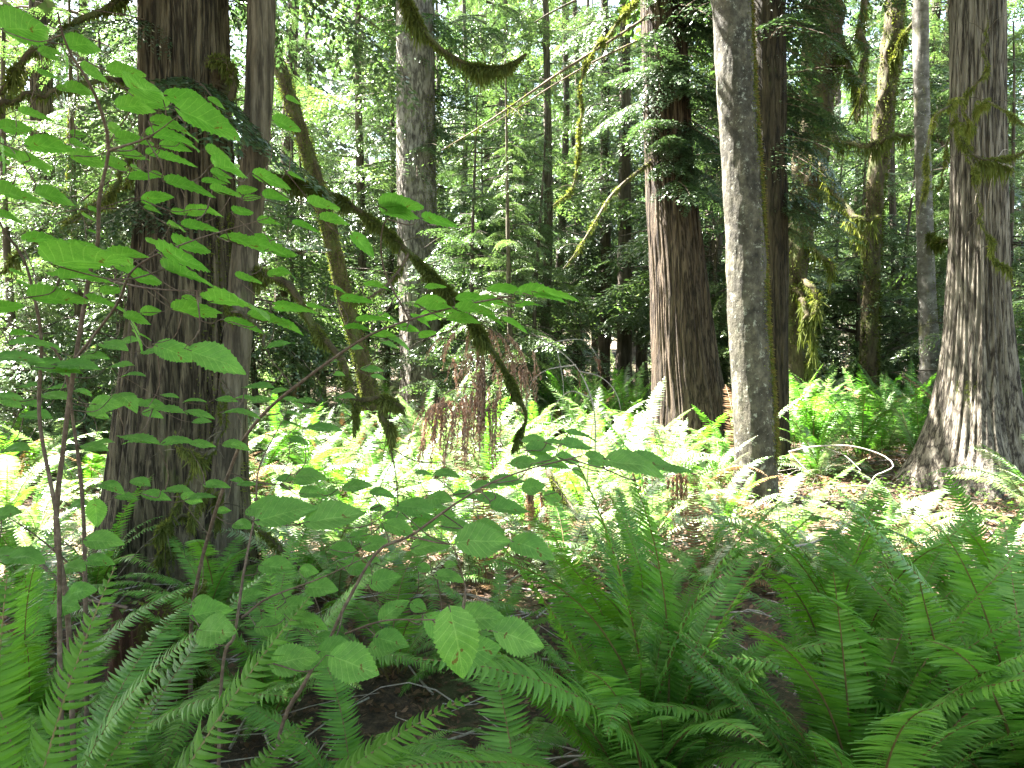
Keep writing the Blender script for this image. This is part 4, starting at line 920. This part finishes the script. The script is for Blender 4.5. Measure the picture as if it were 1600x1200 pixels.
LEAVES = """43,44,88,-5,.5 132,70,55,0,.38 80,81,30,0,.25 105,100,45,-85,.4 150,115,45,-25,.45 200,113,55,0,.2 128,140,45,-5,.3 228,140,85,-15,.25 300,165,75,-20,.35 312,157,50,-20,.3
330,192,95,-20,.4 215,166,60,0,.35 180,200,25,0,.8 278,198,75,-12,.15 268,213,65,-3,.15 213,219,55,-5,.15 277,229,45,0,.25 82,231,68,0,.2 130,226,42,-10,.25 142,250,52,-10,.5
182,254,35,0,.45 60,253,65,-3,.25 3,245,55,-80,.6 28,203,60,-10,.15 280,250,60,-10,.15 343,242,45,-20,.4 364,263,75,-15,.25 427,284,60,-20,.3 248,273,25,0,.35 301,293,75,-12,.2
31,305,70,-10,.3 91,308,60,-10,.45 248,310,45,15,.25 241,327,28,-10,.35 275,353,25,-10,.4 315,355,55,-5,.2 436,306,48,0,.25 381,331,40,-5,.25 425,345,42,0,.25 480,354,42,-15,.25
508,320,55,-10,.25 525,343,50,-5,.3 568,385,48,-45,.5 385,378,70,-8,.2 420,385,65,-15,.2 145,404,145,3,.2 205,396,70,5,.2 290,408,95,-20,.3 84,375,80,0,.15 300,430,100,-15,.3
95,465,85,0,.35 140,432,90,0,.15 228,435,65,-10,.4 380,472,115,-5,.25 311,482,75,0,.35 168,475,60,-15,.25 217,498,42,-10,.6 214,528,50,-75,.5 273,550,55,-20,.7 343,563,88,-20,.4
424,500,65,-12,.3 448,508,60,-15,.2 465,486,65,-3,.1 21,557,80,12,.3 122,570,70,0,.25 95,577,70,-5,.25 168,631,44,0,.8 90,620,45,-10,.25 200,625,50,-25,.3 240,630,40,-5,.2
266,641,55,-5,.15 240,647,30,-10,.4 220,687,65,-8,.1 176,760,40,-10,.3 246,775,42,-10,.3 280,766,45,0,.2 124,787,35,15,.4 150,803,42,-80,.5 378,643,55,3,.1 406,603,50,5,.15
478,627,40,0,.2 455,645,30,0,.2 508,670,55,-3,.2 455,661,30,0,.15 488,743,50,-5,.3 448,748,28,0,.4 340,757,38,0,.35 388,757,30,0,.2 493,769,45,5,.4 450,799,90,15,.4 528,806,90,10,.45
845,456,65,0,.3 872,463,68,-12,.12 772,470,55,0,.3 793,453,60,0,.2 744,484,60,-5,.25 726,498,50,0,.4 676,494,35,0,.6 765,493,55,-15,.2 807,508,45,-25,.25 674,472,50,10,.3 695,482,55,0,.2
639,514,35,-10,.4 565,512,50,0,.2 590,498,60,5,.15 600,524,40,0,.3 625,535,40,-25,.25 583,578,35,-5,.35 530,584,18,0,.5 558,543,20,0,.4 630,320,72,-3,.3 628,331,70,-5,.3 690,348,60,-15,.12
837,687,40,0,.35 845,699,42,0,.35 905,696,55,-5,.3 912,680,50,-10,.2 822,724,45,0,.4 866,723,55,0,.4 890,717,40,-10,.4 940,720,50,-20,.3 996,726,88,-10,.4 1055,735,60,-3,.15 908,741,30,-30,.4
835,760,35,10,.7 796,752,55,5,.3 758,758,40,5,.3 688,780,45,0,.4 730,773,40,0,.3 650,792,70,0,.2 800,795,60,-5,.3 620,806,40,0,.3 772,781,50,-5,.3 651,800,45,0,.3 667,815,45,15,.6
627,827,52,-20,.35 674,852,58,10,.45 758,846,82,0,.5 833,855,70,-10,.5 716,822,50,0,.3 665,888,24,-5,.6 704,901,46,-5,.3 604,906,48,15,.6 616,951,52,40,.6 655,948,28,-20,.7 614,1002,55,-10,.5
762,966,80,-5,.4 814,999,82,-20,.5 716,1008,105,-75,.85 690,985,60,-40,.5 557,1039,78,-20,.6 530,1000,30,0,.3 565,892,40,0,.3 558,882,36,10,.3 165,845,55,-5,.4 10,803,50,10,.4 40,870,65,0,.3
115,888,50,0,.3 157,875,40,0,.4 103,946,52,0,.6 340,986,70,5,.6 462,1030,70,10,.65 424,980,45,0,.4 487,972,50,-5,.35 504,918,50,0,.45 434,885,56,0,.4 483,892,30,0,.7 465,946,52,10,.4 518,1000,50,-10,.2
333,955,60,5,.5 355,300,50,-10,.2 20,340,50,-10,.3 10,480,60,10,.25 45,520,50,5,.2 180,540,45,-10,.3 60,650,50,-5,.3 25,700,50,10,.3 150,700,40,-10,.3 15,620,45,0,.3 60,180,50,-10,.2 250,240,40,0,.2 330,330,45,-8,.2
560,470,50,-5,.2 590,445,40,0,.25 500,480,40,-5,.2 540,620,36,0,.25 700,740,40,0,.3 560,760,44,5,.35 600,770,40,-5,.3 590,850,46,10,.4 540,860,44,-5,.4 380,820,36,0,.4 395,930,40,10,.4""".split()
LEAVES = [tuple(float(q) for q in s.split(',')) for s in LEAVES]
NBASE = len(LEAVES)
hr = random.Random(3)
for q in list(LEAVES):
    if q[1] > 430 and hr.random() < .5: LEAVES.append((q[0] + hr.uniform(-45, 45), q[1] + hr.uniform(-24, 24), q[2] * hr.uniform(.6, .9), hr.uniform(-25, 15), min(.7, q[4] * hr.uniform(.8, 1.2))))
    elif q[0] < 420 and hr.random() < .35: LEAVES.append((q[0] + hr.uniform(-55, 55), q[1] + hr.uniform(-24, 24), q[2] * hr.uniform(.5, .8), hr.uniform(-25, 15), q[4]))
for q in range(75):
    LEAVES.append((hr.uniform(-10, 470), hr.uniform(110, 700), hr.uniform(24, 48), hr.uniform(-25, 15), hr.uniform(.15, .4)))
STEMS = [   # shrub index, radius, path
 (0, .0065, [(105, 1500, 1.9), (95, 1100, 1.85), (93, 960, 1.85), (90, 820, 1.8), (62, 660, 1.8), (65, 540, 1.75), (55, 470, 1.7), (35, 400, 1.65), (0, 350, 1.6), (-20, 250, 1.5)]),
 (1, .0070, [(125, 1500, 1.9), (108, 1000, 1.9), (88, 830, 1.85), (100, 690, 1.8), (118, 560, 1.75), (140, 430, 1.7), (153, 380, 1.65), (155, 310, 1.6), (170, 235, 1.55), (160, 180, 1.5), (140, 130, 1.45), (105, 75, 1.4), (90, 20, 1.35)]),
 (1, .0035, [(118, 560, 1.75), (180, 480, 1.6), (210, 420, 1.5), (290, 380, 1.45), (420, 340, 1.5)]),
 (1, .0030, [(170, 235, 1.55), (230, 215, 1.5), (280, 180, 1.45)]),
 (1, .0030, [(140, 430, 1.7), (230, 450, 1.5), (330, 455, 1.4)]),
 (2, .0075, [(140, 1450, 2.3), (134, 1000, 2.3), (130, 800, 2.25), (116, 670, 2.2), (95, 560, 2.1), (40, 520, 2.0), (0, 495, 1.9)]),
 (2, .0040, [(130, 900, 2.3), (60, 840, 2.2), (0, 800, 2.1)]),
 (3, .0060, [(410, 1420, 1.9), (432, 1175, 1.9), (480, 1060, 1.85), (510, 1010, 1.85), (540, 945, 1.8), (590, 862, 1.8), (640, 838, 1.8), (700, 795, 1.75), (760, 758, 1.7), (830, 732, 1.65), (910, 712, 1.6)]),
 (3, .0035, [(378, 965, 1.9), (420, 934, 1.9), (504, 902, 1.85), (590, 862, 1.8)]),
 (3, .0028, [(540, 990, 1.85), (600, 970, 1.75), (680, 968, 1.6), (730, 960, 1.5)]),
 (3, .0028, [(640, 838, 1.8), (700, 850, 1.7), (780, 850, 1.6)]),
 (4, .0075, [(300, 1250, 2.6), (298, 1000, 2.6), (310, 900, 2.5), (336, 802, 2.4), (367, 715, 2.3), (385, 680, 2.2), (420, 638, 2.1), (472, 596, 2.0), (525, 557, 1.95), (580, 522, 1.9), (640, 500, 1.85), (710, 480, 1.8), (800, 462, 1.7)]),
 (4, .003, [(640, 500, 1.85), (600, 420, 1.8), (600, 350, 1.7), (640, 325, 1.6)]),
 (5, .0050, [(330, 1350, 1.7), (345, 1081, 1.75), (367, 990, 1.75), (380, 900, 1.8), (399, 797, 1.9), (405, 730, 1.95), (440, 660, 2.0)]),
]
HLAB = ['slender hazel shrub at the left edge with a single dark stem reaching the edge', 'hazel shrub whose tiers of bright leaves cover the thick dark cedar', 'hazel shrub with a straight paler stem among the left edge stems',
        'hazel shrub whose broad leaves arch over the low centre of the clearing', 'hazel stem slanting up from the thick cedar to a leaf tuft before the scaly fir', 'thin upright hazel sapling between the slim trunk and the clearing']
raise_later = []
def hazels():
    nodes = []; owner = []; radius = []
    accs = [Acc() for _ in HLAB]; bases = [None] * len(HLAB)
    for sidx, r, path in STEMS:
        pts = np.array([P(*p) for p in path])
        if bases[sidx] is None:
            g = float(gz(pts[0][0], pts[0][1])); pts[0][2] = min(pts[0][2], g - .02); bases[sidx] = np.array([pts[0][0], pts[0][1], g])
        rr = np.linspace(r, r * .25, len(pts))
        c, _ = accs[sidx].tube(pts, rr, 6, 60, rough=.2, seed=r * 1000)
        for i in range(4, 60, 2): nodes.append(c[i]); owner.append(sidx)
    roots = [thing('hazel_shrub', b, l, 'hazel shrub', 'hazel shrubs in the foreground') for b, l in zip(bases, HLAB)]
    todo = []
    for i, (px, py, ln, an, asp) in enumerate(LEAVES):
        comp = 1200 * .085 / ln
        d = float(np.clip(.45 * 1.75 + .55 * comp, 1.02, 2.7))
        sw = -1 if rng.random() < .12 else 1
        ca, sa = math.cos(R(an)), math.sin(R(an))
        u = RT * ca + UP * sa + FW * rng.normal(0, .25); u /= np.linalg.norm(u)
        ph = math.asin(min(.95, asp * (.8 if py < 530 else 1.05) / .85)); sgn = -1 if py < 530 else 1
        # width direction: across the view plane by asp, the rest into depth; leaves above the eye show their underside
        perp = -RT * sa + UP * ca
        v = perp * math.sin(ph) + FW * math.cos(ph) * sgn * (1 if sgn > 0 else -1)
        v = perp * math.sin(ph) + (FW if py > 530 else -FW) * math.cos(ph)
        v -= u * (v @ u); v /= np.linalg.norm(v)
        n = np.cross(u, v)
        if n[2] < 0: v = -v; n = -n
        L = ln * d / 1200
        tip = P(px, py, d) + u * L * .5; b = P(px, py, d) - u * L * .5
        todo.append((b, u, v, n, L))
    todo_idx = list(range(len(todo)))
    nd = np.array(nodes); ow = list(owner)
    counts = [0] * len(HLAB)
    while todo_idx:
        B = np.array([todo[i][0] for i in todo_idx])
        dist = np.linalg.norm(B[:, None] - nd[None], axis=2); k = np.unravel_index(np.argmin(dist), dist.shape)
        i = todo_idx[k[0]]; s = ow[k[1]]; p = nd[k[1]]; b, u, v, n, L = todo[i]
        if counts[s] >= 100 and i >= NBASE: todo_idx.pop(k[0]); continue
        mid = (p + b) / 2 + np.array([0, 0, -.12 * np.linalg.norm(b - p)]) + u * .01
        accs[s].tube(np.array([p, mid, b - u * .012, b + u * .002]), [.0017, .0013, .0010, .0008], 4, 10)
        nd = np.vstack([nd, b[None], mid[None]]); ow += [s, s]
        todo_idx.pop(k[0])
        from mathutils import Matrix
        me = HL[i % len(HL)]
        o = bpy.data.objects.new('leaf', me); col.objects.link(o); o.parent = roots[s]
        m = Matrix(((u[0], v[0], n[0]), (u[1], v[1], n[1]), (u[2], v[2], n[2]))).to_4x4()
        base = bases[s]
        o.matrix_basis = Matrix.Translation(Vector(tuple(b - base))) @ m @ Matrix.Diagonal((L, L * rng.uniform(.92, 1.08), L, 1))
        counts[s] += 1
    for a, r_, b in zip(accs, roots, bases): link('stem', a.mesh('stem', M['twig'], b), r_)
    if max(counts) > 100: raise_later.append(counts)
hazels()

# ------------------------------------------------------------------ labels of the many ferns and far trees, told apart by what they stand between
ORD = ['leftmost', 'second', 'third', 'fourth', 'fifth', 'sixth', 'seventh', 'eighth', 'ninth', 'tenth', 'eleventh', 'twelfth', 'thirteenth', 'fourteenth', 'fifteenth', 'sixteenth', 'seventeenth', 'eighteenth', 'nineteenth', 'twentieth'] + ['%s-%s' % (a, b) for a in ('twenty', 'thirty') for b in ('first', 'second', 'third', 'fourth', 'fifth', 'sixth', 'seventh', 'eighth', 'ninth')]
def auto_labels():
    cells = {}
    for it in AUTO:
        o, px, d, desc, kind = it
        i = sum(1 for p in mid_px if p < px)
        if kind == 'sword fern': band = 'near' if d < 5.8 else ('middle' if d < 7.6 else ('farther' if d < 9.8 else ('distant' if d < 12 else 'remote')))
        else: band = 'nearer' if d < 21 else ('distant' if d < 32 else 'remote')
        cells.setdefault((i, band, desc, kind), []).append(it)
    for (i, band, desc, kind), its in cells.items():
        its.sort(key=lambda t: t[1])
        if i == 0: where = 'left of the ' + LANDS[0][1]
        elif i == len(LANDS): where = 'right of the ' + LANDS[-1][1]
        else: where = 'between the %s and %s' % (LANDS[i - 1][1], LANDS[i][1])
        if where == 'between the thick dark cedar and leaning mossy stem': pass
        for k, it in enumerate(its):
            pos = '' if len(its) == 1 else (' leftmost' if k == 0 else (' rightmost' if k == len(its) - 1 and len(its) > 1 else ' ' + ORD[k] + ' from left'))
            it[0]['label'] = ' '.join(('%s %s %s %s,%s' % (band, desc, kind, where, pos)).rstrip(', ').split())
            it[0]['group'] = {'sword fern': 'sword ferns on the forest floor', 'conifer': 'conifers of the background forest', 'young conifer': 'young conifers under the tall trees'}[kind]
auto_labels()
